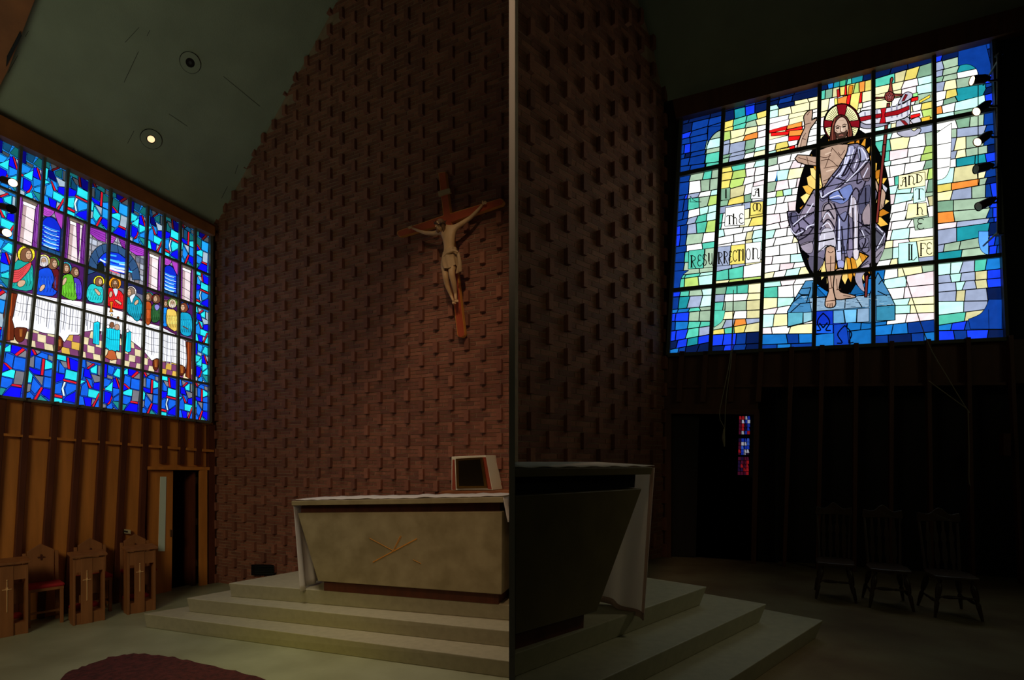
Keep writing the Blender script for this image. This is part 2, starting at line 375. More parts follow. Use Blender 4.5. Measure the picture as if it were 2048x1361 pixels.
# wall plate on the panelling
t = px_box(WA, [(246, 1059), (246, 1067), (257, 1068), (257, 1060)], .06, 0).build('switch_plate', mat('cream_plate', (220, 210, 160), .4)); tag(t, 'small cream switch plate on the oak panelling left of the door', 'switch')
t2 = px_box(WA, [(248, 1061.5), (248, 1065), (255, 1066), (255, 1062.5)], .006, .06).build('rocker', mat('grey_plastic', (60, 60, 56), .4), t)
# brick wall vent
v = empty('air_vent', BA.at(530, 1141)); tag(v, 'dark metal air vent low in the brick wall beside the altar steps', 'vent')
world_child(px_box(BA, [(509, 1129), (509, 1150), (551, 1151), (551, 1130)], .06, .012).build('frame', M_black), v)
mb = MB()
for k in range(5): px_box(BA, [(511, 1132 + 3.6 * k), (511, 1134 + 3.6 * k), (549, 1134.5 + 3.6 * k), (549, 1132.5 + 3.6 * k)], .012, .072, mb)
world_child(mb.build('slat', mat('vent_slat', (44, 52, 48), .4, metal=.5)), v)

# right wall: ribs and door frame
rB_ = [((565, 45), (535, 880)), ((685, 38), (667, 910)), ((820, 30), (812, 930)), ((960, 22), (957, 950)), ((1105, 15), (1119, 960)), ((1262, 8), (1282, 980)), ((1430, 0), (1475, 1000))]
def z4(x, y): return (1300 + x / 1.9987, 680 + y / 1.9985)
for k, (a_, b_) in enumerate(rB_):
    t_, q_ = z4(*a_), z4(*b_); q_ = (q_[0], fB(q_[0]))
    px_box(WB, [(t_[0] - 4.5, t_[1] - 6), (q_[0] - 3.5, q_[1]), (q_[0] + 4, q_[1]), (t_[0] + 5, t_[1] - 6)], .12, 0).build('trim_%d' % (50 + k), M_panelB, bevel=.006, kind='structure')
for k, x in enumerate((130, 225, 335, 445)):
    t_, q_ = z4(x, 55), z4(x - 12, 250); px_box(WB, [(t_[0] - 5, t_[1] - 3), (q_[0] - 5, q_[1]), (q_[0] + 5, q_[1]), (t_[0] + 5, t_[1] - 3)], .09, 0).build('trim_%d' % (60 + k), M_panelB, kind='structure')
mb = MB()
px_box(WB, [(1330, 818), (1330, 828), (1518, 830), (1518, 820)], .06, 0, mb); px_box(WB, [(1330, 826), (1331, fB(1331)), (1343, fB(1343)), (1343, 826)], .06, 0, mb)
px_box(WB, [(1508, 828), (1502, fB(1502)), (1512, fB(1512)), (1519, 828)], .06, 0, mb); mb.build('door_frame_right', M_panelB, kind='structure')
px_box(WB, [(1316, 772), (1316, 777), (2010, 771), (2010, 766)], .05, 0).build('trim_70', M_panelB, kind='structure')
# open inner door of the right sacristy
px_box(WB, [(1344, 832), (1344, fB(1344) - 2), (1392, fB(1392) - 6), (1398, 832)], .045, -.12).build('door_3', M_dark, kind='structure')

# ------------------------------------------------------------------ altar steps
def lineint(p, d, q, e):                  # 2d intersection p+d*t , q+e*u
    den = d[0] * e[1] - d[1] * e[0]; t = ((q[0] - p[0]) * e[1] - (q[1] - p[1]) * e[0]) / den; return Vector((p[0] + d[0] * t, p[1] + d[1] * t))
def V2(v): return Vector((v.x, v.y))
SA = .174; stA = []
def make_step(name, zt, h, F, S, Rt, wall, xp, inset=.03):
    """F front corner, S a second point on the side edge, Rt a second point on the front edge (pixels on the tread)"""
    pl = hplane(zt); f, s, r = V2(pl.at(*F)), V2(pl.at(*S)), V2(pl.at(*Rt))
    fr = lineint(f, r - f, Vector((xp, 0)), Vector((0, 1)))
    bk = lineint(f, s - f, V2(wall[0].p) + V2(wall[0].normal()) * .06, V2(wall[1]))
    br = lineint(Vector((xp, 0)), Vector((0, 1)), V2(wall[0].p) + V2(wall[0].normal()) * .06, V2(wall[1]))
    if bk.x * xp < 0: bk = br = lineint(f, s - f, Vector((xp, 0)), Vector((0, 1)))
    top = [Vector((*f, zt)), Vector((*fr, zt)), Vector((*br, zt)), Vector((*bk, zt))]
    nf = Vector((-(fr - f).y, (fr - f).x)).normalized()
    if nf.dot(bk - f) < 0: nf = -nf
    ns = Vector((-(bk - f).y, (bk - f).x)).normalized()
    if ns.dot(fr - f) < 0: ns = -ns
    k = inset
    f2 = f + nf * k + ns * k; fr2 = fr + nf * k; bk2 = bk + ns * k
    bot = [Vector((*f2, zt - h)), Vector((*fr2, zt - h)), Vector((*br, zt - h)), Vector((*bk2, zt - h))]
    if bk is br: bot, top = bot[:3], top[:3]
    o = MB().prism(bot, top).build(name, M_step, kind='structure', bevel=.008); return f, fr, br, bk
make_step('floor_step_left', ZA + SA, SA, (287, 1228), (373, 1214), (1017, 1323), (BA, dBA), -half - .001)
make_step('floor_step_left', ZA + 2 * SA, SA, (373, 1197), (460, 1181), (1017, 1263), (BA, dBA), -half - .001)
make_step('floor_step_left', ZA + 3 * SA, SA, (457, 1167), (593, 1143), (1000, 1209.5), (BA, dBA), -half - .001)
SB = .17
def tB(x, y): return (1020 + x / 2.829, 880 + y / 2.829)
make_step('floor_step_right', ZB + SB, SB, tB(1772, 1022), tB(1455, 962), tB(1300, 1322), (BB, dBB), half + .001, .05)
make_step('floor_step_right', ZB + 2 * SB, SB, tB(1452, 930), tB(1110, 872), tB(600, 1322), (BB, dBB), half + .001, .05)
make_step('floor_step_right', ZB + 3 * SB, SB, tB(1115, 832), tB(775, 780), tB(757, 957), (BB, dBB), half + .001, .05)
# ------------------------------------------------------------------ stained glass
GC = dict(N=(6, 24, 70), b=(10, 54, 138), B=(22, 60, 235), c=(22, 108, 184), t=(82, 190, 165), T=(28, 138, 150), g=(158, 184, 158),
    m=(196, 255, 236), w=(255, 255, 250), y=(255, 246, 186), Y=(226, 208, 104), o=(236, 142, 60), l=(176, 206, 108), v=(152, 164, 192),
    p=(246, 224, 228), r=(226, 26, 26), e=(208, 202, 150), s=(126, 166, 138), k=(0, 0, 0))
TILES = {'1': (1320, 200, 5.233), '2': (1320, 440, 4.8625), '3': (1640, 150, 7.559), '4': (1780, 70, 4.538), '5': (1780, 360, 3.888),
    '6': (1560, 290, 6.483), '7': (1560, 470, 5.671), '0': (1540, 130, 4.694), 'C': (1300, 60, 2.0307),
    'a1': (0, 270, 6.186), 'a2': (0, 470, 6.186), 'a3': (0, 660, 7.164), 'a4': (150, 380, 7.314), 'a5': (150, 530, 7.314), 'a6': (200, 640, 6.187)}
def T(t, pts): x0, y0, s = TILES[t]; return [(x0 + x / s, y0 + y / s) for x, y in pts]
def smooth(pts, n=4):
    out = []
    for i in range(len(pts) - 1):
        p0, p1, p2, p3 = pts[max(i - 1, 0)], pts[i], pts[i + 1], pts[min(i + 2, len(pts) - 1)]
        for k in range(n):
            t = k / n
            out.append(tuple(.5 * (2 * p1[j] + (p2[j] - p0[j]) * t + (2 * p0[j] - 5 * p1[j] + 4 * p2[j] - p3[j]) * t * t + (3 * p1[j] - p0[j] - 3 * p2[j] + p3[j]) * t ** 3) for j in (0, 1)))
    return out + [pts[-1]]
def csmooth(pts, n=4):
    p = pts[-2:] + pts + pts[:2]; s = smooth(p, n); return s[2 * n:-(n + 1)]
def ell(cx, cy, rx, ry, n=24, rot=0): 
    c, s = math.cos(rot), math.sin(rot)
    return [(cx + rx * math.cos(a) * c - ry * math.sin(a) * s, cy + rx * math.cos(a) * s + ry * math.sin(a) * c) for a in [2 * math.pi * k / n for k in range(n)]]
class Glass:
    """glass pieces and leads laid on one wall plane; later pieces lie in front by a hair"""
    def __init__(s, pl, gain=1.0, seed=1): s.pl = pl; s.v = []; s.f = []; s.c = []; s.off = .002; s.gain = gain; s.rnd = random.Random(seed); s.lw = 1.0
    def col(s, c, vary=.08):
        c = GC[c] if isinstance(c, str) else c; q = 1 + s.rnd.uniform(-vary, vary)
        return tuple(x * q * s.gain for x in lin(c))
    def raw(s, pts, c, off):
        k = len(s.v); s.v += [tuple(s.pl.at(x, y, off)) for x, y in pts]; s.f.append(tuple(range(k, k + len(pts)))); s.c.append(c)
    def poly(s, pts, c, lead=1.0, vary=.08):
        if lead: s.line(list(pts) + [pts[0]], lead * 1.6, (0, 0, 0), bump=False)
        s.off += .00003; s.raw(pts, s.col(c, vary), s.off)
        if lead: s.line(list(pts) + [pts[0]], lead * .9, (0, 0, 0))
    def line(s, pts, wd, c=(0, 0, 0), bump=True):
        if bump: s.off += .00003
        cc = s.col(c, 0); wd = wd * s.lw
        for i in range(len(pts) - 1):
            (x0, y0), (x1, y1) = pts[i], pts[i + 1]; L = math.hypot(x1 - x0, y1 - y0)
            if L < 1e-6: continue
            ux, uy = (x1 - x0) / L, (y1 - y0) / L; nx, ny = -uy * wd / 2, ux * wd / 2; e = wd * .3
            s.raw([(x0 - ux * e + nx, y0 - uy * e + ny), (x1 + ux * e + nx, y1 + uy * e + ny), (x1 + ux * e - nx, y1 + uy * e - ny), (x0 - ux * e - nx, y0 - uy * e - ny)], cc, s.off)
    def cell(s, q, c, inset=1.0):          # quad inset so that the lead backing shows between
        cx = sum(p[0] for p in q) / 4; cy = sum(p[1] for p in q) / 4; out = []
        for x, y in q:
            dx, dy = cx - x, cy - y
            out.append((x + math.copysign(min(abs(dx) * .5, inset), dx), y + math.copysign(min(abs(dy) * .5, inset), dy)))
        s.raw(out, s.col(c, .12), .0015)
    def build(s, name, parent, strength=1.0):
        me = bpy.data.meshes.new(name); me.from_pydata(s.v, [], s.f)
        a = me.color_attributes.new('Col', 'FLOAT_COLOR', 'CORNER')
        data = []
        for f, c in zip(s.f, s.c): data += [*c, 1.0] * len(f)
        a.data.foreach_set('color', data)
        me.materials.append(attr_mat('stained_glass', strength)); o = bpy.data.objects.new(name, me); COL.objects.link(o)
        o.parent = parent; return o
def lerp(a, b, t): return (a[0] + (b[0] - a[0]) * t, a[1] + (b[1] - a[1]) * t)
def bil(Q, u, v): return lerp(lerp(Q[0], Q[1], u), lerp(Q[3], Q[2], u), v)   # Q: TL TR BR BL
def cross(f, g):                          # x = f(y) , y = g(x)
    x = f(500)
    for _ in range(12): x = f(g(x))
    return (x, g(x))
def xline(a, b): return lambda y: a[0] + (b[0] - a[0]) * (y - a[1]) / (b[1] - a[1])

# ============ right window : the risen figure
winB = empty('window_2', WB.at(1690, 700)); winB['kind'] = 'structure'
mB = [xline(*q) for q in [((1364, 232), (1337, 710)), ((1447.7, 220), (1421, 700)), ((1537, 203), (1520.6, 700)), ((1639, 176), (1627, 695)), ((1745.7, 146), (1745.7, 690)), ((1866, 109), (1872, 688)), ((1982, 82), (2010, 678))]]
hB = [lambda x: wtB(x), lambda x: 351.5 - .208 * (x - 1359), lambda x: 583 - .107 * (x - 1339), lambda x: wbB(x)]
G = Glass(WB, 1.0, 5); G.lw = 1.5
Q_ = [cross(mB[0], hB[0]), cross(mB[6], hB[0]), cross(mB[6], hB[3]), cross(mB[0], hB[3])]
G.raw(Q_, (0, 0, 0), 0)
PB = {  # navy top rows: dark blue glass with eave shade put into the colour
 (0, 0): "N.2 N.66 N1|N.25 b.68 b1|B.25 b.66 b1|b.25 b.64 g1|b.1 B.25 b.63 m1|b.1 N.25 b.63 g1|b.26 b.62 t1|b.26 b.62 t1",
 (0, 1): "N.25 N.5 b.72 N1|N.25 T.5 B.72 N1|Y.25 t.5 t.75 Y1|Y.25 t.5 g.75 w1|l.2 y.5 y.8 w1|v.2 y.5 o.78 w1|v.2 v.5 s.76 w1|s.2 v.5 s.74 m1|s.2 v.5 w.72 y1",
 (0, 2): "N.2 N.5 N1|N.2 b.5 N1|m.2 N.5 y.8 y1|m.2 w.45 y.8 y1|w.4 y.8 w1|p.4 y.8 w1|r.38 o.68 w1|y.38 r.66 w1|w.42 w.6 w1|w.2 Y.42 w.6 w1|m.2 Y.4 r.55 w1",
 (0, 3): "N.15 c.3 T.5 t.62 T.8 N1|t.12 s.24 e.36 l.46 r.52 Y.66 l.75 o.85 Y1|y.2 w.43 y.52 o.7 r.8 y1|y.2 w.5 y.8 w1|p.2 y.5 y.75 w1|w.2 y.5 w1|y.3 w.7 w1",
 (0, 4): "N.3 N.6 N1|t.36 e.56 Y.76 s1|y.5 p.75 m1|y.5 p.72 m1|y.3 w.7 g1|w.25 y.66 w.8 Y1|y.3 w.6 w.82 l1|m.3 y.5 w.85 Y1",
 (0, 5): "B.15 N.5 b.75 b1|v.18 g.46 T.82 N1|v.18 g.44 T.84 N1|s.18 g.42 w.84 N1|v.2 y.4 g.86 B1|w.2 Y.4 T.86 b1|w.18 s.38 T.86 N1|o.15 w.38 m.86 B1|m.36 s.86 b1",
 (1, 0): "b.27 g.6 t.8 g1|b.27 w.56 g.78 g1|b.18 B.27 v.54 w.78 m1|b.15 b.27 t.52 g.76 l1|b.15 b.27 w.55 m.75 m1|b.27 v.5 t.74 m1|B.14 b.28 v.5 t.74 l1|B.12 b.28 g.65 w1|b.27 w.68 t1|b.27 t.64 g1|b.27 g.62 g1|b.2 t.28 t.63 m1|b.14 t.28 l.63 m1",
 (1, 1): "Y.25 t.55 w.75 m1|Y.25 l.55 w.75 w1|Y.25 l.54 w.75 w1|s.22 e.54 w.7 w1|s.22 Y.54 s.72 w1|v.5 v1|t.12 w.38 w.56 y.7 Y1|t.12 w.5 y.7 Y1|m.15 w.56 w.78 w1|w.36 w.62 e.78 m1|w.34 w.62 e.78 m1|v.34 Y.62 w1|v.34 v.62 w1|t.3 t.62 w1|y.3 l.62 l1",
 (1, 2): "g.2 w.5 w1|w.24 w.5 p.7 w1|w.22 c.22 m.44 w1|g.2 p.44 w.6 p1|w.2 l.34 m.5 w1|m.2 w.36 w1|w.2 w.46 w.8 w1|p.3 w.6 p1|w.3 p.5 w1|m.2 w.46 w.8 w1|w.2 w.55 y1|w.3 w.64 w.84 w1|p.2 w.5 w.8 m1|w.3 p.6 w1|y.2 w.44 m.7 y1",
 (1, 3): "w.3 w.7 w1|w.3 w.7 w1|w.3 w.7 w1|w.3 w.7 w1",
 (1, 4): "m.3 w.55 y.8 v1|t.3 y.6 w.86 g1|t.3 p.6 w.86 l1|m.3 w.6 w.8 l1|w.3 w.5 w.86 s1|w.36 t.52 y.92 l1|m.4 w.64 w.9 s1|p.34 w.64 y.8 g1|g.3 w.56 w.9 e1|w.3 w.56 g.9 w1|p.32 w.6 w1|w.3 m.6 w1|y.3 p.6 y1|g.3 m.56 y.9 y1|w.3 y.42 m.7 v1",
 (1, 5): "w.38 s.6 g.84 b1|g.36 v.84 b1|v.35 y.5 g.84 b1|v.35 y.5 g.84 N1|w.34 T.66 T.84 B1|w.33 e.7 w.84 b1|Y.3 o.72 g.84 N1|y.28 v.6 g.82 b.9 B1|s.28 g.84 b.9 B1|o.3 g.84 b.9 B1|w.34 v.84 b.9 B1|v.35 T.83 N1|v.12 g.4 g.82 B.93 b1|T.4 g.84 B.93 b1",
 (2, 0): "B.2 t.42 g.72 m1|b.2 T.42 v.72 m1|c.15 c.42 t.7 g1|B.15 B.42 g.7 g1|b.15 c.42 t.7 t1|B.15 B.42 t.7 v1|N.2 B.42 T.7 B1|c.22 b.42 N.7 N1",
 (2, 1): "s.25 t.5 t.7 y1|v.22 w.7 y1|t.22 g.7 e1|t.22 y.45 w.7 e1|g.25 v.45 o.7 v1|Y.25 t.48 Y.7 e1|B.25 B.48 b.7 N1|N.25 B.48 b.7 N1",
 (2, 2): "m.35 p.62 w1|t.32 w.6 w1|y.3 m.6 w1|p.3 w.6 w1|m.25 y.58 w1|p.2 w.55 y1|c.5 b.72 c1|b.3 c.6 b1",
 (2, 3): "c.3 c.7 c1|c.3 c.7 c1|c.35 v.6 c.8 v1|b.35 c.6 c.8 c1|c.32 B.6 c.8 c1|c.34 b.62 c1",
 (2, 4): "c.2 w.42 y.8 g1|c.2 m.55 p1|c.22 w.5 p1|c.24 m.6 y1|c.24 m.6 y1|c.24 w.56 p1|c.3 c.56 b1|b.26 N.6 b.82 c1",
 (2, 5): "m.25 m.4 v.62 t.78 c1|v.25 m.4 v.6 e.78 B1|v.3 m.42 v.6 e.78 B1|v.3 e.42 v.78 N1|m.42 v.78 B1|t.43 e.76 B1|c.25 B.45 b.75 N1|B.28 b.47 B.75 N1"}
import re
rj = random.Random(11)
lineU = {}
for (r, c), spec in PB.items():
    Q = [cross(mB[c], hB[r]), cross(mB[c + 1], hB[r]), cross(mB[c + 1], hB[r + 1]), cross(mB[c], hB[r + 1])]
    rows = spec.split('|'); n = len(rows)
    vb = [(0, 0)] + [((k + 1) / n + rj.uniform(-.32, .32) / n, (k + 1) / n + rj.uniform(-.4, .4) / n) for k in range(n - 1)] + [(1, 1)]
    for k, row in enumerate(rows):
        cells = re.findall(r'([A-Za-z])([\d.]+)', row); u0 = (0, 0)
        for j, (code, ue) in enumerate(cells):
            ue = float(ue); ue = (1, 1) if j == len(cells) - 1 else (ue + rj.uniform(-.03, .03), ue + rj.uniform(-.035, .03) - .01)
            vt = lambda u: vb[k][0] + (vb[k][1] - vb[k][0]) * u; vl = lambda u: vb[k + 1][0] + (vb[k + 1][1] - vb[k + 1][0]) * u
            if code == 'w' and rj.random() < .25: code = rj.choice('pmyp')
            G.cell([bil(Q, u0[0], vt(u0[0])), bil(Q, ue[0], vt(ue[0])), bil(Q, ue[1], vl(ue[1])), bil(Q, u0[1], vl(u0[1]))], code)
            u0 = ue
# rounded corners of the pale field
G.poly(T('1', [(505, 285), (645, 270)] + smooth([(645, 305), (575, 350), (525, 410), (498, 470)])), 'b', .6)
G.line(T('1', smooth([(645, 305), (575, 350), (525, 410), (490, 490), (468, 720)])), 1.3)
G.poly(T('1', smooth([(320, 1010), (345, 1045), (385, 1065), (430, 1068)]) + [(318, 1068)]), 't', .6)
G.poly(T('2', [(120, 500), (275, 492)] + smooth([(275, 495), (230, 530), (200, 590), (190, 670)]) + [(118, 672)]), 'b', .6)
G.poly(T('2', smooth([(635, 790), (630, 900), (600, 990), (525, 1045)]) + [(528, 884), (630, 880)]), 't', .6)
G.poly(T('4', [(620, 130), (865, 60), (935, 360), (800, 360)] + smooth([(798, 350), (785, 310), (745, 278), (690, 264), (618, 282)])), 'b', .6)
G.line(T('4', [(800, 340), (800, 1361)]), 1.3)
G.poly(T('4', smooth([(560, 800), (548, 1150), (530, 1245), (490, 1300), (425, 1320)]) + [(425, 890)]), 'w', .6)
G.line(T('4', [(425, 1000), (555, 975)]), .9); G.line(T('4', [(425, 1125), (548, 1115)]), .9); G.line(T('4', [(425, 1215), (535, 1195)]), .9)
G.poly(T('5', [(690, 400), (765, 400), (765, 580)] + smooth([(765, 580), (735, 572), (705, 540), (690, 480), (690, 400)])), (90, 160, 255), .6)
G.poly(T('5', [(870, 930)] + smooth([(768, 930), (745, 990), (700, 1045), (610, 1085)]) + [(625, 1160), (870, 1160)]), 'b', .6)
for a_ in range(5): G.line(T('5', [(690 + 40 * a_, 1160), (690 + 38 * a_, 1000 + max(0, 60 - 25 * a_))]), .7) if a_ in (2,) else None
# red and orange beams of light round the hand and halo
for q, cc in (([(10, 640), (180, 622), (172, 655), (10, 668)], 'r'), ([(182, 620), (318, 606), (300, 660), (176, 668)], 'o'), ([(176, 672), (300, 664), (288, 700), (172, 716)], 'r'),
              ([(100, 790), (185, 778), (182, 815), (95, 835)], 'Y'), ([(190, 806), (250, 800), (245, 815), (188, 820)], 'r')): G.poly(T('0', q), cc, .6)
for q, cc in (([(265, 360), (412, 312), (395, 440), (275, 480)], 'o'), ([(415, 310), (470, 296), (440, 450), (398, 440)], 'r'), ([(255, 225), (292, 215), (300, 330), (262, 345)], (170, 30, 30)),
              ([(475, 290), (610, 262), (565, 540), (452, 450)], (250, 222, 120)), ([(440, 165), (500, 155), (482, 290), (425, 300)], (200, 120, 30)), ([(300, 80), (392, 66), (380, 160), (300, 176)], (60, 170, 120)),
              ([(300, 185), (378, 170), (368, 300), (310, 315)], 'Y'), ([(218, 360), (258, 348), (268, 470), (225, 490)], (255, 240, 110)),
              ([(1375, 350), (1485, 330), (1480, 380), (1370, 412)], 'r'), ([(1370, 610), (1510, 580), (1515, 620), (1365, 665)], 'r'), ([(1505, 390), (1663, 300), (1663, 340), (1505, 425)], (250, 210, 70)),
              ([(1530, 650), (1663, 620), (1663, 690), (1540, 718)], (240, 190, 60)), ([(1395, 290), (1478, 262), (1478, 318), (1395, 335)], (150, 230, 140))): G.poly(T('3', q), cc, .7)
# letters
def glyph(ch):
    A = lambda cx, cy, rx, ry, a0, a1, n=9: [(cx + rx * math.cos(R(a0 + (a1 - a0) * k / n)), cy + ry * math.sin(R(a0 + (a1 - a0) * k / n))) for k in range(n + 1)]
    return {'I': [[(.5, 0), (.5, 1)], [(.3, 0), (.7, 0)], [(.3, 1), (.7, 1)]],
     'A': [[(.75, .0), (.8, 1)], [(.25, .12), (.8, .0)], [(.8, .02), (.35, .4), (.3, .85), (.1, .98), (.0, .85)], [(.32, .52), (.78, .5)], [(.68, 1), (.95, 1)]],
     'M': [A(.28, .5, .26, .48, -90, -270), A(.72, .5, .26, .48, -90, 90), [(.5, .05), (.5, .85)], [(.28, .02), (.5, .15), (.72, .02)], [(.1, 1), (.3, .92)], [(.72, .95), (.95, 1)]],
     'T': [[(.5, .0), (.5, 1)], [(0, .12), (.1, 0), (.9, 0), (1, .12)], [(.35, 1), (.65, 1)]],
     'H': [[(.22, -.05), (.22, 1)], A(.5, .65, .28, .35, 180, 360), [(.78, .65), (.74, .95), (.9, 1)], [(.08, 1), (.36, 1)]],
     'E': [A(.6, .27, .38, .27, -30, -265), A(.6, .76, .45, .28, -95, -330), [(.45, .5), (.75, .5)]],
     'R': [[(.2, .0), (.2, 1.05)], A(.25, .25, .6, .25, -90, 90), [(.3, .5), (.6, .85), (.95, 1.15)], [(.05, 1.05), (.35, 1.05)], [(.02, .02), (.3, .0)]],
     'S': [A(.5, .26, .38, .26, -20, -230), A(.45, .76, .42, .28, -70, 170), [(.25, .45), (.62, .52)]],
     'U': [[(.15, 0), (.15, .7)], A(.45, .7, .3, .3, 180, 0), [(.75, 0), (.8, 1.05), (.95, 1.1)], [(.02, 0), (.25, 0)]],
     'C': [A(.6, .5, .5, .5, -40, -320)],
     'O': [A(.5, .5, .42, .5, 0, 360, 16)],
     'N': [[(.18, 0), (.18, 1)], A(.48, .35, .3, .33, 180, 360), [(.78, .35), (.72, .85), (.88, 1), (1, .85)], [(.05, 1), (.32, 1)]],
     'D': [[(.2, .0), (.2, 1)], A(.2, .5, .68, .5, -90, 90), [(.05, .0), (.3, .0)], [(.05, 1), (.3, 1)]],
     'L': [[(.3, 0), (.3, .95)], [(.15, 0), (.45, 0)], [(.1, .97), (.6, 1), (.95, .8)]],
     'F': [[(.25, 0), (.25, 1)], [(.25, .02), (.95, .0), (1, .14)], [(.25, .45), (.75, .42)], [(.1, 1), (.4, 1)]]}[ch]
def letter(tile, ch, x0, y0, x1, y1, sl=0, wd=1.45):
    for stroke in glyph(ch):
        P = T(tile, [(x0 + (x1 - x0) * a + sl * (1 - b) * 6, y0 + (y1 - y0) * b - sl * (a) * 5) for a, b in stroke])
        vert = len(stroke) == 2 and abs(stroke[0][0] - stroke[1][0]) < .1
        G.line(P, wd * (1.35 if vert else .75), (10, 8, 6), bump=False)
    G.off += .00003
ltr = [('1', 'I', 675, 940, 705, 1028), ('1', 'A', 972, 928, 1050, 1010), ('1', 'M', 972, 1080, 1058, 1165), ('1', 'T', 697, 1212, 758, 1300), ('1', 'H', 757, 1200, 815, 1302), ('1', 'E', 820, 1190, 875, 1290),
  ('5', 'T', 195, 70, 260, 150), ('5', 'H', 200, 190, 265, 270), ('5', 'E', 202, 300, 265, 382), ('5', 'L', 150, 505, 210, 625), ('5', 'I', 132, 500, 165, 625), ('5', 'F', 230, 492, 275, 590), ('5', 'E', 276, 488, 328, 575),
  ('5', 'A', 80, -22, 135, 50), ('5', 'N', 138, -32, 195, 38), ('5', 'D', 200, -42, 256, 22)]
for t_, q, cc in (('2', [(282, 300), (432, 285), (420, 470), (275, 478)], 't'), ('2', [(440, 283), (525, 272), (520, 458), (425, 468)], 'g'), ('2', [(560, 265), (688, 252), (672, 440), (548, 450)], 'v'), ('2', [(692, 250), (826, 235), (824, 425), (678, 438)], 'Y'), ('2', [(832, 230), (984, 212), (976, 408), (832, 424)], 'w'),
    ('1', [(640, 932), (735, 918), (732, 1045), (638, 1052)], 's'), ('1', [(965, 912), (1085, 890), (1082, 1030), (950, 1036)], 'w'), ('1', [(948, 1078), (1078, 1062), (1074, 1190), (946, 1212)], 'Y'), ('1', [(686, 1130), (884, 1100), (884, 1310), (678, 1320)], 'w'),
    ('5', [(68, -34), (272, -60), (274, 46), (66, 76)], 'y'), ('5', [(182, 62), (272, 46), (276, 162), (182, 182)], 'm'), ('5', [(142, 188), (284, 178), (290, 276), (124, 304)], 'y'), ('5', [(180, 306), (332, 286), (332, 372), (196, 392)], 'g'), ('5', [(66, 494), (204, 480), (226, 648), (68, 664)], 'm'), ('5', [(208, 478), (336, 462), (336, 590), (226, 604)], 'y')): G.poly(T(t_, q), cc, .7)
for a_ in ltr: letter(*a_)
for ch, x0, x1 in (('R', 295, 352), ('E', 360, 404), ('S', 412, 456), ('U', 468, 518), ('R', 562, 612), ('R', 616, 662), ('E', 664, 702), ('C', 706, 746), ('T', 748, 792), ('I', 794, 820), ('O', 836, 882), ('N', 892, 966)):
    yc = 400 - (x0 - 320) * .123; letter('2', ch, x0, yc - 55, x1, yc + 52)
# mandorla with gold rays
mc = (1686, 421); mr = (94, 168)
G.poly(ell(mc[0], mc[1], mr[0], mr[1], 48, R(3)), (3, 3, 4), 1.0, 0)
rm = random.Random(4)
for k in range(44):
    a = 2 * math.pi * k / 44; da = math.pi / 44 * rm.uniform(.75, 1.25); r1 = rm.choice((.96, .9, .86)); r0 = .5
    def pe(an, rr): x, y = mr[0] * math.cos(an) * rr, mr[1] * math.sin(an) * rr; return (mc[0] + x * math.cos(R(3)) - y * math.sin(R(3)), mc[1] + y * math.cos(R(3)) + x * math.sin(R(3)))
    G.poly([pe(a, r1 + .03), pe(a + da, .82), pe(a + da, r0), pe(a - da, r0), pe(a - da, .82)], rm.choice([(228, 176, 70), (240, 200, 110), (206, 140, 40), (190, 118, 30), (246, 214, 130)]), .5)
# rock
G.poly(T('7', [(290, 525), (85, 870), (88, 1050), (360, 975), (1010, 1000), (1305, 965), (1305, 800), (1250, 680), (1110, 430), (1010, 700), (360, 710), (395, 515)]), (62, 122, 168), 1.0)
G.poly(T('7', [(370, 545), (520, 700), (370, 710)]), (20, 90, 150), .7); G.poly(T('7', [(860, 560), (960, 660), (780, 690)]), (20, 90, 150), .7)
for q, cc in (([(330, 720), (1010, 690), (1010, 815), (360, 870)], (130, 160, 185)), ([(1090, 690), (1245, 680), (1300, 790), (1095, 810)], (96, 148, 180)), ([(90, 885), (260, 880), (255, 1000), (90, 1040)], (90, 170, 190)),
              ([(265, 885), (360, 875), (360, 970), (265, 1000)], (130, 180, 195)), ([(1095, 815), (1302, 800), (1302, 965), (1095, 975)], (50, 128, 160)), ([(605, 860), (715, 855), (735, 1000), (605, 1005)], (90, 150, 195)),
              ([(725, 850), (870, 845), (862, 990), (745, 1000)], (110, 185, 230)), ([(880, 840), (1010, 830), (1010, 985), (872, 992)], (130, 160, 190)), ([(410, 870), (600, 862), (600, 1015), (410, 1020)], (14, 50, 190)),
              ([(410, 1025), (600, 1018), (600, 1115), (410, 1120)], (24, 90, 220)), ([(610, 1020), (750, 1005), (785, 1265), (612, 1275)], (14, 60, 170))): G.poly(T('7', q), cc, .7)
for pts in ([(740, 735), (735, 830)], [(870, 725), (930, 820)], [(120, 880), (230, 780), (360, 765)], [(130, 780), (240, 690), (330, 685)], [(215, 660), (240, 680), (330, 680)], [(240, 610), (350, 600)], [(1110, 640), (1210, 690)], [(1160, 510), (1120, 560)], [(300, 770), (350, 600)]):
    G.line(T('7', pts), 1.3)
rr_ = random.Random(2)
for k in range(70):
    x = rr_.uniform(130, 1270); y = rr_.uniform(700, 830)
    if 500 < x < 640: continue
    G.line(T('7', [(x, y), (x + rr_.uniform(20, 55), y + rr_.uniform(-5, 4))]), .5, rr_.choice([(20, 50, 80), (170, 195, 210)]), bump=False)
G.off += .00003
for pts in ([(490, 890), (440, 945), (425, 1005), (460, 1078), (420, 1086)], [(490, 890), (545, 945), (562, 1005), (520, 1078), (572, 1086)], [(735, 1030), (680, 1085), (655, 1140), (705, 1222), (650, 1230)], [(735, 1030), (795, 1090), (812, 1140), (780, 1222), (830, 1222)]):
    G.line(T('7', smooth(pts)), 1.7, (2, 4, 20))
G.line(T('7', [(450, 1005), (490, 1055), (535, 1000)]), 2.0, (2, 4, 20))
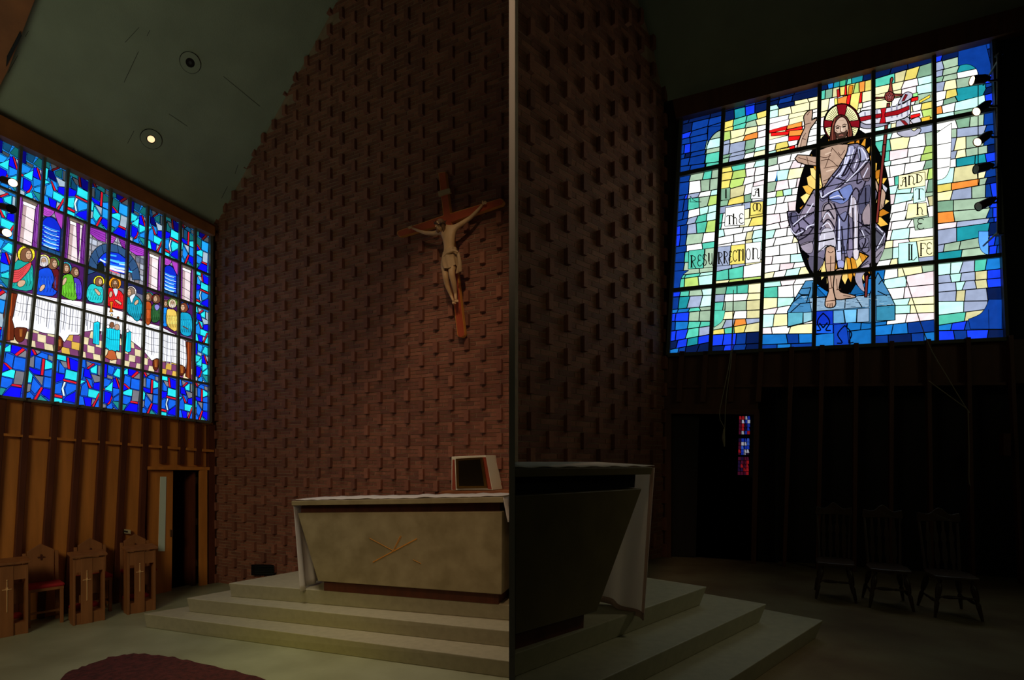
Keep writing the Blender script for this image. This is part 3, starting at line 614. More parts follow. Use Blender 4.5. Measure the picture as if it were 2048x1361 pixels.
# robe
ROBE = T('6', [(868, 0), (1000, -20), (1090, 25), (1150, 120), (1170, 230), (1180, 420), (1250, 470), (1270, 600), (1235, 760), (1240, 1010), (1370, 1140), (1375, 1250)]) + \
    T('7', [(1195, 60), (1180, 150), (1110, 305), (1030, 320), (900, 460), (860, 440), (870, 400), (1010, 240), (900, 190), (885, 260), (850, 272), (820, 250), (740, 250), (720, 385), (660, 385), (640, 290), (618, 140), (530, 140), (510, 250), (430, 420), (370, 435), (320, 330), (330, 240), (300, 215), (240, 170), (232, 100), (165, 0)]) + \
    T('6', [(200, 1200), (140, 1090), (105, 960), (95, 865), (210, 860), (245, 890), (340, 750), (440, 580), (500, 590), (550, 560), (700, 330), (800, 190)])
G.poly(ROBE, (112, 106, 130), 1.4)
shade = [([(500, 600), (560, 560), (740, 300), (820, 180), (870, 60), (990, 40), (960, 200), (880, 400), (760, 520), (600, 700), (530, 720)], (128, 124, 158)),
  ([(880, 30), (960, 20), (940, 150), (850, 330), (800, 420), (760, 400), (840, 200)], (176, 178, 214)),
  ([(1010, 20), (1080, 50), (1130, 140), (1060, 230), (1020, 150)], (168, 172, 206)),
  ([(640, 640), (760, 590), (840, 540), (920, 520), (940, 640), (820, 760), (720, 740), (640, 710)], (122, 140, 206)),
  ([(560, 780), (640, 740), (700, 790), (730, 920), (700, 1100), (640, 1120), (560, 1020), (540, 900)], (170, 156, 168)),
  ([(540, 1120), (640, 1080), (710, 1150), (720, 1330), (620, 1310), (560, 1361), (500, 1361)], (214, 210, 226)),
  ([(890, 900), (930, 690), (985, 720), (1020, 1000), (1010, 1361), (950, 1361), (960, 1000)], (196, 186, 196)),
  ([(740, 960), (790, 900), (880, 900), (900, 1361), (740, 1361)], (120, 122, 160)),
  ([(1040, 300), (1160, 230), (1165, 440), (1100, 470), (1060, 420)], (120, 104, 116)),
  ([(1030, 600), (1160, 520), (1165, 700), (1110, 860), (1040, 900), (1020, 740)], (84, 84, 112)),
  ([(1080, 860), (1160, 760), (1165, 1040), (1110, 1060), (1065, 960)], (168, 150, 158)),
  ([(1040, 1090), (1160, 1050), (1165, 1361), (1040, 1361)], (100, 96, 118)),
  ([(120, 900), (200, 880), (230, 960), (180, 1060), (130, 1000)], (92, 90, 120)),
  ([(180, 1050), (330, 930), (430, 880), (440, 1000), (330, 1120), (230, 1160), (170, 1110)], (136, 128, 160)),
  ([(240, 1200), (420, 1060), (440, 1200), (380, 1361), (280, 1320)], (106, 98, 118)),
  ([(330, 780), (440, 620), (445, 860), (300, 960), (250, 950)], (150, 138, 160)),
  ([(1245, 1080), (1340, 1140), (1330, 1300), (1250, 1361)], (84, 84, 98))]
for q, cc in shade: G.poly(T('6', csmooth(q, 3)), tuple(v * .9 for v in cc), .6)
for q, cc in (([(640, 60), (695, 60), (695, 285), (642, 285)], (190, 194, 226)), ([(835, 50), (890, 50), (888, 262), (835, 258)], (206, 198, 206)), ([(765, 60), (825, 60), (820, 240), (765, 245)], (126, 118, 146)), ([(655, 295), (725, 300), (715, 382), (665, 382)], (140, 144, 190)),
              ([(900, 60), (1000, 40), (1000, 180), (960, 200), (920, 160)], (110, 106, 130)), ([(240, 110), (360, 80), (370, 190), (310, 210), (250, 160)], (150, 140, 156)), ([(330, 250), (420, 250), (500, 290), (430, 410), (370, 420), (325, 330)], (88, 84, 104)),
              ([(880, 400), (1000, 330), (1010, 380), (930, 480), (960, 640), (900, 600), (850, 500)], (150, 142, 158)), ([(1080, 200), (1190, 120), (1120, 300), (1080, 310)], (130, 124, 138))): G.poly(T('7', csmooth(q, 3)), cc, .6)
drk = [[(870, 60), (820, 240), (700, 420), (560, 590)], [(930, 130), (900, 210), (820, 370), (800, 400), (850, 380), (930, 230), (1000, 60)], [(1030, 60), (1040, 200), (960, 380), (800, 520), (600, 680), (540, 690), (500, 610)],
  [(1160, 190), (1050, 330), (930, 420), (700, 600)], [(540, 560), (560, 640), (530, 690)], [(1010, 380), (1000, 500), (1060, 470)], [(900, 690), (980, 560), (1030, 640), (1000, 760)], [(700, 760), (760, 900), (830, 990), (880, 860), (900, 690)],
  [(530, 1000), (600, 880), (640, 860), (700, 960)], [(520, 1100), (600, 980), (650, 980), (710, 1080)], [(560, 860), (580, 790), (640, 760), (680, 830)], [(740, 900), (740, 1361)], [(800, 1060), (820, 1361)], [(890, 900), (880, 1361)], [(945, 820), (950, 1361)], [(1020, 900), (1015, 1361)],
  [(1060, 900), (1070, 1040), (1160, 1040)], [(1030, 1100), (1110, 1230), (1060, 1361)], [(1100, 1100), (1165, 1160)], [(150, 880), (140, 980), (190, 1060)], [(180, 1050), (300, 950), (440, 870)], [(200, 1150), (260, 1080), (320, 1110), (270, 1170)], [(240, 1240), (360, 1170), (440, 1060)],
  [(240, 1020), (270, 1160)], [(300, 960), (420, 1080)], [(1040, 650), (1100, 500), (1110, 470)], [(1110, 560), (1110, 780)], [(1240, 1100), (1330, 1180)], [(1250, 1330), (1370, 1130)], [(630, 650), (630, 760)], [(760, 590), (830, 720)], [(880, 260), (960, 380)], [(680, 410), (880, 480)], [(1010, 990), (1160, 1090)], [(350, 780), (450, 800)]]
for q in drk: G.line(T('6', smooth(q, 4)), 1.9, (24, 20, 32))
lit = [[(905, 40), (880, 180), (810, 330), (720, 420)], [(1060, 40), (1110, 130), (1130, 210)], [(960, 60), (920, 180)], [(1150, 170), (1000, 340), (840, 500)], [(530, 620), (545, 680), (640, 620), (780, 560)], [(650, 690), (760, 660), (820, 700)], [(930, 660), (910, 880)], [(975, 720), (985, 1361)], [(560, 960), (610, 880), (660, 940)],
  [(545, 1060), (620, 1010), (680, 1100)], [(770, 960), (765, 1361)], [(505, 1361), (520, 1180)], [(560, 1361), (580, 1160)], [(1060, 1110), (1100, 1200)], [(130, 1080), (200, 1160), (300, 1120)], [(170, 1040), (300, 930)], [(320, 930), (430, 760)], [(1260, 1060), (1330, 1130)], [(1360, 1150), (1260, 1340)], [(1080, 420), (1140, 300)], [(850, 160), (830, 250)], [(1000, 190), (960, 300)], [(340, 1100), (360, 1060), (440, 1030)]]
for q in lit: G.line(T('6', smooth(q, 4)), 1.3, (214, 214, 236))
for q in ([(430, 75), (610, 40)], [(430, 200), (520, 120), (610, 130)], [(650, 190), (1010, 140)], [(650, 65), (760, 50), (1000, 10)], [(900, 170), (1010, 240)], [(930, 90), (960, 150), (1000, 90)], [(240, 120), (380, 70)], [(1080, 130), (1190, 100)], [(1090, 260), (1150, 190)], [(860, 400), (1000, 300)], [(690, 60), (700, 280)], [(730, 130), (735, 300)]): G.line(T('7', q), 1.1, (14, 12, 18))
for q in ([(530, 560), (930, 470), (1165, 430)], [(520, 330), (880, 250), (1165, 190)], [(480, 870), (700, 830), (1165, 740)], [(100, 940), (440, 880)], [(500, 1150), (1165, 1040)], [(840, 150), (1000, 115)], [(200, 1190), (440, 1150)], [(500, 1260), (700, 1220)], [(620, 710), (850, 700)]): G.line(T('6', q), 1.2)
# torso, arms
skin = (176, 146, 126)
G.poly(T('0', [(465, 800), (540, 770), (640, 745), (735, 745), (720, 820), (690, 880), (640, 965), (560, 1060), (500, 1160), (482, 1080), (468, 960)]), skin, 1.2)
G.poly(T('0', [(235, 880), (260, 845), (340, 850), (440, 862), (440, 948), (340, 938), (262, 912)]), skin, 1.2)
G.poly(T('0', csmooth([(320, 520), (318, 485), (340, 450), (362, 432), (385, 424), (398, 430), (396, 480), (392, 520), (425, 502), (440, 508), (415, 550), (385, 590), (366, 640), (345, 740), (328, 810), (252, 812), (268, 730), (302, 640), (326, 585)], 2)), skin, 1.2)
for q in ([(480, 900), (560, 890), (640, 960)], [(585, 780), (520, 960)], [(580, 775), (680, 890)], [(505, 970), (640, 945)], [(500, 1090), (540, 1075), (580, 1040)], [(500, 1120), (540, 1105)], [(470, 860), (520, 872), (570, 850)], [(640, 820), (665, 850), (700, 800)], [(345, 860), (360, 935)], [(300, 690), (335, 700)], [(325, 560), (385, 545)], [(350, 470), (372, 440)], [(268, 870), (430, 920)], [(285, 780), (300, 700), (335, 640)]):
    G.line(T('0', smooth(q, 3)), .9, (70, 46, 36))
for q in ([(520, 840), (570, 820)], [(530, 1000), (600, 980)], [(270, 760), (300, 670)]): G.line(T('0', q), 1.6, (206, 180, 160))
G.poly(T('6', csmooth([(1240, 440), (1280, 540), (1340, 580), (1372, 640), (1355, 740), (1350, 800), (1290, 850), (1245, 830), (1255, 760), (1290, 690), (1240, 560)], 2)), skin, 1.2)
for q in ([(1270, 760), (1250, 820)], [(1295, 770), (1275, 845)], [(1320, 770), (1305, 840)], [(1345, 760), (1330, 810)]): G.line(T('6', q), .7, (70, 46, 36))
G.poly(T('6', [(1325, 500), (1395, 560), (1375, 620), (1335, 570)]), (190, 190, 205), .8)
# legs and feet
G.poly(T('7', csmooth([(640, 392), (720, 388), (695, 480), (668, 600), (690, 650), (760, 668), (845, 690), (852, 712), (760, 722), (640, 735), (612, 640), (604, 500)], 2)), skin, 1.2)
G.poly(T('7', csmooth([(525, 145), (618, 142), (628, 300), (612, 480), (602, 610), (618, 690), (632, 780), (605, 820), (545, 825), (512, 800), (522, 720), (552, 640), (540, 480), (514, 330)], 2)), (186, 152, 130), 1.2)
for q in ([(545, 190), (575, 205), (605, 185)], [(515, 330), (625, 318)], [(575, 240), (572, 470), (590, 600)], [(550, 610), (600, 600)], [(640, 625), (690, 615)], [(515, 755), (630, 742)], [(545, 780), (540, 812)], [(568, 780), (566, 820)], [(590, 775), (592, 815)], [(640, 500), (650, 620)], [(720, 690), (800, 700)]): G.line(T('7', smooth(q, 3)), 1.0, (60, 36, 26))
# staff, cross, banner
brn = (112, 42, 38)
for q in (T('3', [(1015, 430), (1055, 430), (980, 1250), (935, 1250)]), T('6', [(1335, 0), (1372, 0), (1310, 600), (1275, 600)]), T('6', [(1275, 600), (1310, 600), (1270, 1010), (1240, 1010)]), T('7', [(970, 470), (1002, 450), (985, 705), (960, 705)])): G.poly(q, brn, 1.0)
G.poly(T('3', csmooth([(1065, 60), (1090, 35), (1105, 65), (1085, 120), (1100, 250), (1130, 290), (1240, 290), (1250, 315), (1130, 325), (1080, 400), (1020, 400), (975, 350), (850, 362), (850, 338), (970, 335), (1035, 250), (1060, 120)], 2)), (138, 62, 50), 1.0)
G.poly(T('3', ell(1050, 328, 72, 76, 20)), (120, 50, 46), .9)
for k in range(5):
    a = R(-90 + 72 * k); G.poly(T('3', [(1050 + 56 * math.cos(a), 328 + 58 * math.sin(a)), (1050 + 18 * math.cos(a + .63), 328 + 18 * math.sin(a + .63)), (1050, 328), (1050 + 18 * math.cos(a - .63), 328 + 18 * math.sin(a - .63))]), (170, 96, 100), .5)
G.poly(T('3', csmooth([(1180, 440), (1230, 340), (1280, 275), (1340, 258), (1395, 285), (1385, 345), (1250, 420)], 3)), (176, 176, 192), .9)
G.poly(T('3', [(1235, 400), (1290, 290), (1325, 300), (1275, 390)]), (120, 20, 28), .5)
G.poly(T('3', csmooth([(1180, 680), (1150, 760), (1160, 850), (1190, 905), (1280, 938), (1420, 925), (1500, 880), (1525, 820), (1470, 815), (1420, 850), (1360, 790), (1340, 640)], 3)), (172, 172, 190), .9)
G.poly(T('3', csmooth([(1370, 690), (1440, 650), (1500, 640), (1525, 700), (1490, 745), (1420, 740)], 3)), (196, 196, 208), .9)
G.poly(T('3', [(1215, 685), (1280, 690), (1370, 790), (1330, 810)]), (130, 24, 30), .5)
G.poly(T('3', [(575, 590), (640, 545), (760, 530), (920, 512), (1140, 475), (1270, 430), (1372, 362), (1365, 590), (1280, 650), (1180, 685), (1000, 722), (880, 735), (760, 745), (700, 760), (620, 720)]), (206, 206, 216), 1.2)
G.poly(T('3', csmooth([(620, 720), (700, 750), (880, 735), (1040, 735), (960, 770), (760, 812), (640, 800), (600, 770)], 3)), (150, 150, 170), 1.0)
for x in (680, 770, 860, 1080, 1160, 1230, 1320): G.line(T('3', [(x, 560 - (x - 680) * .25 + 10), (x + 6, 690 - (x - 680) * .12)]), 2.2, (140, 140, 160), bump=False)
G.off += .00003
G.poly(T('3', [(600, 640), (760, 612), (1000, 572), (1180, 530), (1350, 462), (1350, 522), (1180, 600), (1000, 632), (760, 668), (612, 705)]), (150, 16, 26), .7)
G.poly(T('3', [(918, 512), (1002, 496), (978, 600), (992, 722), (900, 735), (936, 610)]), (170, 16, 26), .7)
# halo and head
hx = T('3', [(330, 740)])[0]
G.poly(ell(hx[0], hx[1], 36, 40, 36, R(8)), (120, 12, 24), 1.4)
for a0, a1 in ((12, 72), (108, 168), (192, 252), (-72, -12)):
    q = [(hx[0] + 34 * math.cos(R(a)), hx[1] + 38 * math.sin(R(a))) for a in range(a0, a1 + 1, 10)] + [(hx[0] + 13 * math.cos(R(a)), hx[1] + 14 * math.sin(R(a))) for a in (a1 - 8, a0 + 8)]
    G.poly(q, (236, 234, 176), .9)
    for a in range(a0 + 5, a1, 7): G.line([(hx[0] + 16 * math.cos(R(a)), hx[1] + 18 * math.sin(R(a))), (hx[0] + 31 * math.cos(R(a)), hx[1] + 35 * math.sin(R(a)))], .8, (90, 84, 50), bump=False)
G.poly(T('3', csmooth([(320, 605), (400, 635), (455, 740), (490, 880), (485, 1000), (400, 990), (330, 900), (260, 1010), (150, 1020), (165, 850), (195, 700), (255, 625)], 3)), (74, 34, 28), 1.0)
G.poly(T('3', [(245, 930), (410, 920), (415, 1010), (340, 1050), (250, 1030)]), (140, 112, 96), .9)
G.poly(T('3', csmooth([(325, 635), (385, 665), (418, 740), (424, 830), (392, 920), (315, 972), (252, 930), (220, 840), (225, 750), (262, 680)], 3)), (196, 168, 148), .9)
G.poly(T('3', csmooth([(228, 860), (262, 885), (300, 880), (330, 870), (372, 862), (408, 830), (396, 920), (318, 985), (250, 940)], 2)), (66, 44, 36), .4)
for q, wd, cc in (([(235, 785), (262, 768), (300, 778)], 1.1, (50, 30, 24)), ([(338, 762), (370, 744), (400, 752)], 1.1, (50, 30, 24)), ([(248, 806), (285, 800)], 1.9, (20, 12, 10)), ([(345, 786), (385, 776)], 1.9, (20, 12, 10)), ([(315, 775), (308, 855), (335, 866)], .9, (90, 60, 50)),
                  ([(290, 918), (318, 908), (348, 912)], 1.1, (150, 90, 80)), ([(240, 830), (262, 860)], .8, (110, 80, 66)), ([(390, 800), (392, 850)], .8, (110, 80, 66)), ([(290, 690), (360, 685)], .6, (150, 120, 100)), ([(330, 800), (330, 850)], 1.2, (224, 204, 188)), ([(320, 610), (322, 640)], .8, (20, 10, 8))):
    G.line(T('3', q), wd, cc)
for q in ([(200, 720), (185, 860), (190, 990)], [(445, 740), (470, 860), (455, 985)], [(225, 660), (205, 760)], [(430, 830), (440, 970)]): G.line(T('3', smooth(q)), .9, (140, 74, 56))
gl = G.build('glass', winB, 1.3); print('OFFB', G.off, len(G.f))
def bar(pl, pts, wd, thick, off, mb):
    for (x0, y0), (x1, y1) in zip(pts[:-1], pts[1:]):
        L = math.hypot(x1 - x0, y1 - y0); nx, ny = -(y1 - y0) / L * wd / 2, (x1 - x0) / L * wd / 2
        px_box(pl, [(x0 + nx, y0 + ny), (x1 + nx, y1 + ny), (x1 - nx, y1 - ny), (x0 - nx, y0 - ny)], thick, off, mb)
for k in range(1, 6):
    mb = MB(); bar(WB, [cross(mB[k], hB[0]), cross(mB[k], hB[3])], 8, .06, G.off + .002, mb); world_child(mb.build('mullion', M_bronze), winB)
for r in (1, 2):
    mb = MB(); bar(WB, [cross(mB[0], hB[r]), cross(mB[6], hB[r])], 8, .05, G.off + .001, mb); world_child(mb.build('transom', M_bronze), winB)
mb = MB()
for a_, b_ in ((0, 1), (1, 2), (2, 3), (3, 0)): bar(WB, [Q_[a_], Q_[b_]], 7, .09, .0, mb)
world_child(mb.build('window_frame', M_bronze), winB)
gl.matrix_parent_inverse = winB.matrix_world.inverted()
# ============ left window : the supper
winA = empty('window_1', WA.at(220, 700)); winA['kind'] = 'structure'
MA = [[(-6, 262), (-30, 480), (-60, 790)], [(40, 297), (29, 482), (5, 690), (-8, 795)], [(87, 318), (77.6, 488), (57, 690), (46, 801)], [(134, 343), (124.5, 490), (110, 690), (102, 805)], [(179, 367), (173, 490), (161.6, 690), (151.5, 812)],
  [(219.7, 385), (213, 560), (204.7, 700), (199.6, 818)], [(258, 403), (250.5, 558), (244.5, 700), (239, 823)], [(293.6, 421), (287.5, 560), (284, 700), (279, 828)], [(326.4, 439), (323.5, 544), (320.4, 672), (317, 833)], [(359, 455), (356.3, 550), (355, 672), (352.7, 838)],
  [(388.6, 469), (388, 544), (386, 690), (386, 842)], [(417.5, 478), (417, 544), (415.5, 690), (415, 847)]]
def mA(k):
    P = MA[k]
    def f(y):
        for a, b in zip(P[:-1], P[1:]):
            if y <= b[1]: break
        return a[0] + (b[0] - a[0]) * (y - a[1]) / (b[1] - a[1])
    return f
hA = [wtA, lambda x: 375 + .422 * x, lambda x: 474.5 + .35 * x, lambda x: 576 + .277 * x, lambda x: 684 + .205 * x, wbA]
A = Glass(WA, 1.0, 9)
QA = [cross(mA(0), hA[0]), cross(mA(11), hA[0]), cross(mA(11), hA[5]), cross(mA(0), hA[5])]
A.raw(QA, (0, 0, 0), 0)
Bl, Mb, Cy, Gr, Rd, Te, Wh = (10, 10, 235), (18, 92, 214), (40, 214, 224), (112, 112, 122), (205, 24, 44), (30, 130, 130), (206, 226, 232)
PD = [  # five repeating designs, (colour, polygon in panel units)
 [(Bl, [(.35, 0), (.8, .03), (.55, .17), (.35, .15)]), (Cy, [(.05, .12), (.32, 0), (.34, .14), (.1, .16)]), (Rd, [(.78, .03), (.9, .05), (.6, .2), (.5, .18)]), (Gr, [(.9, .06), (1, .1), (.98, .2), (.62, .2)]),
  (Mb, [(0, .18), (.15, .16), (.15, .34), (0, .33)]), (Mb, [(.18, .17), (.5, .2), (.46, .46), (.15, .36)]), (Mb, [(.52, .22), (.98, .22), (.95, .45), (.5, .44)]), (Bl, [(0, .36), (.12, .37), (.4, .46), (.05, .55)]), (Rd, [(.1, .36), (.22, .36), (.5, .45), (.4, .47)]),
  (Cy, [(.02, .58), (.45, .46), (.6, .47), (.58, .62), (.05, .6)]), (Gr, [(.62, .47), (.95, .47), (.92, .72), (.58, .72)]), (Rd, [(.5, .72), (.9, .73), (.9, .77), (.5, .76)]), (Mb, [(0, .62), (.55, .64), (.52, .74), (.35, .82), (0, .8)]), (Bl, [(.5, .78), (.9, .78), (.88, 1), (.2, .98)]), (Te, [(0, .82), (.34, .83), (.2, .96), (0, .95)])],
 [(Bl, [(.02, 0), (.15, .02), (.28, .1), (.02, .18)]), (Rd, [(.1, 0), (.22, .01), (.35, .1), (.26, .12)]), (Gr, [(.24, .01), (.5, .03), (.36, .09)]), (Mb, [(.36, .11), (.52, .04), (.76, .06), (.76, .16), (.3, .12)]), (Gr, [(.78, .06), (1, .08), (1, .18), (.78, .15)]),
  (Gr, [(.02, .22), (.26, .13), (.28, .36), (.02, .34)]), (Mb, [(.3, .14), (.54, .15), (.52, .37), (.3, .36)]), (Rd, [(.57, .15), (.67, .16), (.65, .48), (.55, .48)]), (Cy, [(.68, .16), (1, .22), (.98, .3), (.68, .36)]), (Mb, [(.68, .38), (1, .32), (1, .48), (.68, .48)]), (Bl, [(.02, .36), (.54, .4), (.54, .48), (.28, .47)]),
  (Cy, [(0, .38), (.26, .5), (.24, .65), (0, .66)]), (Gr, [(.3, .5), (.66, .5), (.64, .68)]), (Mb, [(.7, .5), (1, .5), (1, .7), (.68, .7)]), (Mb, [(.28, .54), (.6, .7), (.4, .86), (.24, .78)]), (Gr, [(0, .68), (.24, .68), (.22, .82), (0, .86)]), (Rd, [(.6, .7), (.68, .72), (.44, 1), (.36, .98)]),
  (Bl, [(.7, .72), (1, .73), (1, .95), (.62, .83)]), (Te, [(.6, .86), (.98, 1), (.48, 1)]), (Mb, [(0, .88), (.22, .83), (.38, .9), (.32, 1), (0, .98)])],
 [(Cy, [(0, 0), (.46, .02), (.48, .12), (0, .11)]), (Rd, [(.5, .03), (.58, .04), (.66, .26), (.56, .26)]), (Bl, [(.6, .04), (1, .08), (.98, .28), (.68, .27)]), (Gr, [(.24, .13), (.5, .13), (.56, .25), (.4, .25)]), (Mb, [(0, .13), (.18, .13), (.2, .36), (0, .35)]), (Mb, [(.22, .15), (.45, .27), (.46, .37), (.22, .37)]),
  (Cy, [(.5, .28), (.98, .3), (.98, .48), (.48, .46)]), (Bl, [(0, .38), (.46, .39), (.42, .5), (0, .6)]), (Rd, [(.42, .48), (1, .5), (1, .54), (.42, .52)]), (Mb, [(0, .64), (.4, .54), (.38, .78), (.1, .8), (0, .76)]), (Wh, [(.46, .53), (.54, .54), (.46, .66), (.54, .82), (.46, .82), (.38, .68)]), (Mb, [(.58, .55), (1, .56), (.96, .66), (.6, .8), (.52, .68)]),
  (Rd, [(0, .8), (.44, .82), (.44, .87), (0, .85)]), (Bl, [(.6, .82), (1, .68), (1, .93), (.5, .9)]), (Cy, [(0, .88), (.44, .88), (.44, 1), (0, .98)]), (Mb, [(.5, .93), (1, .95), (1, 1), (.5, 1)])],
 [(Mb, [(0, 0), (.26, .02), (.3, .18), (0, .16)]), (Gr, [(.3, .03), (.6, .06), (.36, .16)]), (Rd, [(.62, .05), (.7, .06), (.42, .19), (.34, .18)]), (Cy, [(.5, .18), (.8, .06), (.8, .26), (.55, .25)]), (Gr, [(.84, .07), (1, .08), (1, .3), (.84, .27)]), (Mb, [(0, .18), (.22, .19), (.2, .42), (0, .42)]), (Bl, [(.24, .2), (.45, .2), (.6, .38), (.24, .36)]),
  (Gr, [(.55, .28), (1, .3), (1, .4), (.72, .45)]), (Mb, [(.3, .38), (.6, .4), (.66, .58)]), (Bl, [(.7, .46), (1, .42), (1, .6), (.68, .58)]), (Rd, [(.34, .4), (.42, .42), (.62, .58), (.5, .58)]), (Cy, [(0, .44), (.34, .45), (0, .58)]), (Mb, [(.18, .56), (.38, .46), (.48, .6), (.46, .76), (.16, .75)]), (Gr, [(0, .6), (.16, .57), (.14, .75), (0, .75)]),
  (Cy, [(.48, .6), (1, .62), (.84, .78), (.48, .76)]), (Rd, [(.92, .66), (1, .66), (.72, 1), (.64, 1)]), (Gr, [(.66, .8), (.82, .8), (.64, .95)]), (Mb, [(0, .77), (.28, .78), (.4, 1), (0, 1)]), (Bl, [(.3, .78), (.64, .79), (.62, 1), (.42, 1)]), (Mb, [(.86, .85), (1, .75), (1, 1), (.76, 1)])],
 [(Bl, [(.04, 0), (.28, .02), (.28, .3), (.04, .3)]), (Mb, [(.32, .02), (.66, .05), (.56, .22), (.32, .2)]), (Cy, [(.6, .22), (.8, .05), (1, .07), (1, .26)]), (Gr, [(.3, .24), (.6, .25), (.56, .32), (.3, .3)]), (Bl, [(.62, .3), (.72, .28), (.9, .5), (.6, .48)]), (Rd, [(.72, .26), (.8, .27), (1, .5), (.92, .5)]), (Gr, [(.84, .28), (1, .3), (1, .45)]),
  (Mb, [(.02, .32), (.52, .34), (.4, .46), (.02, .54)]), (Cy, [(.22, .54), (.6, .36), (.58, .58), (.2, .56)]), (Rd, [(0, .54), (.2, .54), (.2, .58), (0, .58)]), (Mb, [(.62, .5), (.94, .5), (.96, .58), (.64, .7)]), (Mb, [(0, .6), (.2, .6), (.2, .84), (0, .84)]), (Bl, [(.22, .6), (.54, .62), (.56, .72), (.4, .86), (.22, .84)]), (Rd, [(.56, .66), (.6, .72), (.48, .86), (.34, .88), (.5, .78)]),
  (Mb, [(.66, .72), (1, .6), (1, .76), (.7, .78)]), (Te, [(.6, .79), (1, .78), (1, .98)]), (Gr, [(0, .86), (.3, .88), (.3, 1), (0, .98)]), (Mb, [(.34, .92), (.58, .82), (.66, .92), (.56, 1), (.34, 1)]), (Gr, [(.7, .92), (.94, 1), (.6, 1)])]]
def panelQ(r, c):
    return [cross(mA(c), hA[r]), cross(mA(c + 1), hA[r]), cross(mA(c + 1), hA[r + 1]), cross(mA(c), hA[r + 1])]
def abstract(r, c, d, bright=0):
    Q = panelQ(r, c); A.poly(Q, (16, 64, 176) if not bright else (20, 110, 190), 0)
    for k in range(5): A.line([bil(Q, 0, .1 + .2 * k), bil(Q, 1, .08 + .2 * k)], .9)
    for cc, q in PD[d % 5]:
        if bright and cc == Gr: cc = (150, 170, 186)
        if bright and cc == Mb: cc = A.rnd.choice([(24, 130, 224), Cy, (30, 150, 230)])
        if bright > 1 and sum(p[1] for p in q) / len(q) < .3: cc = tuple(x * .42 for x in cc)   # eave shade put into the pane colours at the window head
        A.poly([bil(Q, u, v) for u, v in q], cc, .8)
for c in range(11):
    abstract(4, c, c - 1 if c < 6 else c - 6 if c < 10 else 1)
    abstract(0, c, (4, 4, 3, 2, 1, 0, 4, 3, 2, 1, 0)[c], 2)
for r in (1, 2, 3):
    abstract(r, 10, r + 1, 1); abstract(r, 0, r + 2, 1)
PU = (128, 44, 150)
def purple_bg(Q):
    A.poly(Q, (96, 30, 120), 0)
    for k in range(12): A.line([bil(Q, (k + .5) / 12, 0), bil(Q, (k + .5) / 12, 1)], .8, A.rnd.choice([(40, 8, 60), (170, 90, 200), (60, 14, 84)]), bump=False)
    A.off += .00003
    for k in range(1, 5): A.line([bil(Q, 0, k / 5), bil(Q, 1, k / 5 + .03)], .6)
def U(Q, pts): return [bil(Q, u, v) for u, v in pts]
for c in (1, 3, 7, 9):                    # columns between curtains
    Q = [panelQ(1, c)[0], panelQ(1, c)[1], panelQ(2, c)[2], panelQ(2, c)[3]]
    A.poly(Q, (70, 60, 80), 0); purple_bg(U(Q, [(0, 0), (.28, 0), (.28, 1), (0, 1)])); purple_bg(U(Q, [(.76, 0), (1, 0), (1, 1), (.76, 1)]))
    e_ = .55 if c < 4 else .62
    A.poly(U(Q, [(.28, .06), (.78, .06), (.76, e_), (.26, e_)]), (226, 212, 214), .9)
    A.poly(U(Q, [(.28, .06), (.42, .06), (.4, e_), (.26, e_)]), (176, 150, 150), .2)
    A.poly(U(Q, [(.22, 0), (.84, .0), (.84, .04), (.24, .04)]), (110, 96, 84), .9); A.poly(U(Q, [(.26, .04), (.8, .04), (.78, .075), (.27, .075)]), (250, 246, 246), .7)
    for v in (.18, .31, .42): A.line(U(Q, [(.27, v), (.77, v + .02)]), 1.0)
for c in (2, 8):                          # small arched openings
    Q = panelQ(1, c); A.poly(Q, (130, 134, 146), 0)
    arch = [(.1, .86), (.1, .45)] + [(.5 - .4 * math.cos(R(a)), .42 - .24 * math.sin(R(a))) for a in range(10, 171, 16)] + [(.9, .45), (.9, .86)]
    A.poly(U(Q, [(.5 + (u - .5) * 1.2, .45 + (v - .45) * 1.1) for u, v in arch]), (24, 42, 78), .8)
    A.poly(U(Q, arch), (12, 40, 200), .8)
    for k in range(14):
        v = .42 + k * .032; A.line(U(Q, [(.14 + .08 * (k % 3), v), (.5, v + .012), (.84 - .1 * (k % 2), v - .004)]), 1.8 if k > 7 else 1.2, [(60, 170, 240), (200, 236, 255), (30, 110, 220)][k % 3], bump=False)
    A.off += .00003
    A.poly(U(Q, csmooth([(0, 0), (.55, 0), (.5, .12), (.3, .2), (0, .17)], 3)), (176, 70, 190), .9); A.poly(U(Q, csmooth([(.6, .02), (1, 0), (1, .34), (.85, .3), (.7, .18)], 3)), (156, 56, 172), .9)
    for k in range(3): A.line(U(Q, [(0, .05 + .04 * k), (.3, .09 + .035 * k), (.5, .03 + .03 * k)]), .7, (70, 16, 90))
    A.poly(U(Q, [(0, .88), (1, .88), (1, 1), (0, 1)]), (26, 70, 120), .7); A.line(U(Q, [(.4, .88), (.4, 1)]), .8); A.line(U(Q, [(.75, .88), (.75, 1)]), .8)
for c in (4, 5, 6):                       # masonry round the great arch
    Q = panelQ(1, c); A.poly(Q, (120, 122, 134), 0)
    for i in range(4):
        for j in range(7): A.poly(U(Q, [(i / 4 + .01, j / 7 + .01), (i / 4 + .24, j / 7 + .01), (i / 4 + .24, j / 7 + .13), (i / 4 + .01, j / 7 + .13)]), A.rnd.choice([(150, 150, 160), (176, 184, 200), (128, 118, 120), (106, 112, 130)]), .5)
for c in range(1, 10):
    Q = panelQ(2, c); A.poly(Q, (30, 34, 78) if c in (4, 5, 6) else (70, 24, 90), 0)
    if c in (4, 5, 6): A.poly(U(Q, [(.5, .2), (1, .2), (1, .8), (.5, .8)]), (104, 106, 126), .7)
a4 = lambda p: T('a4', p)
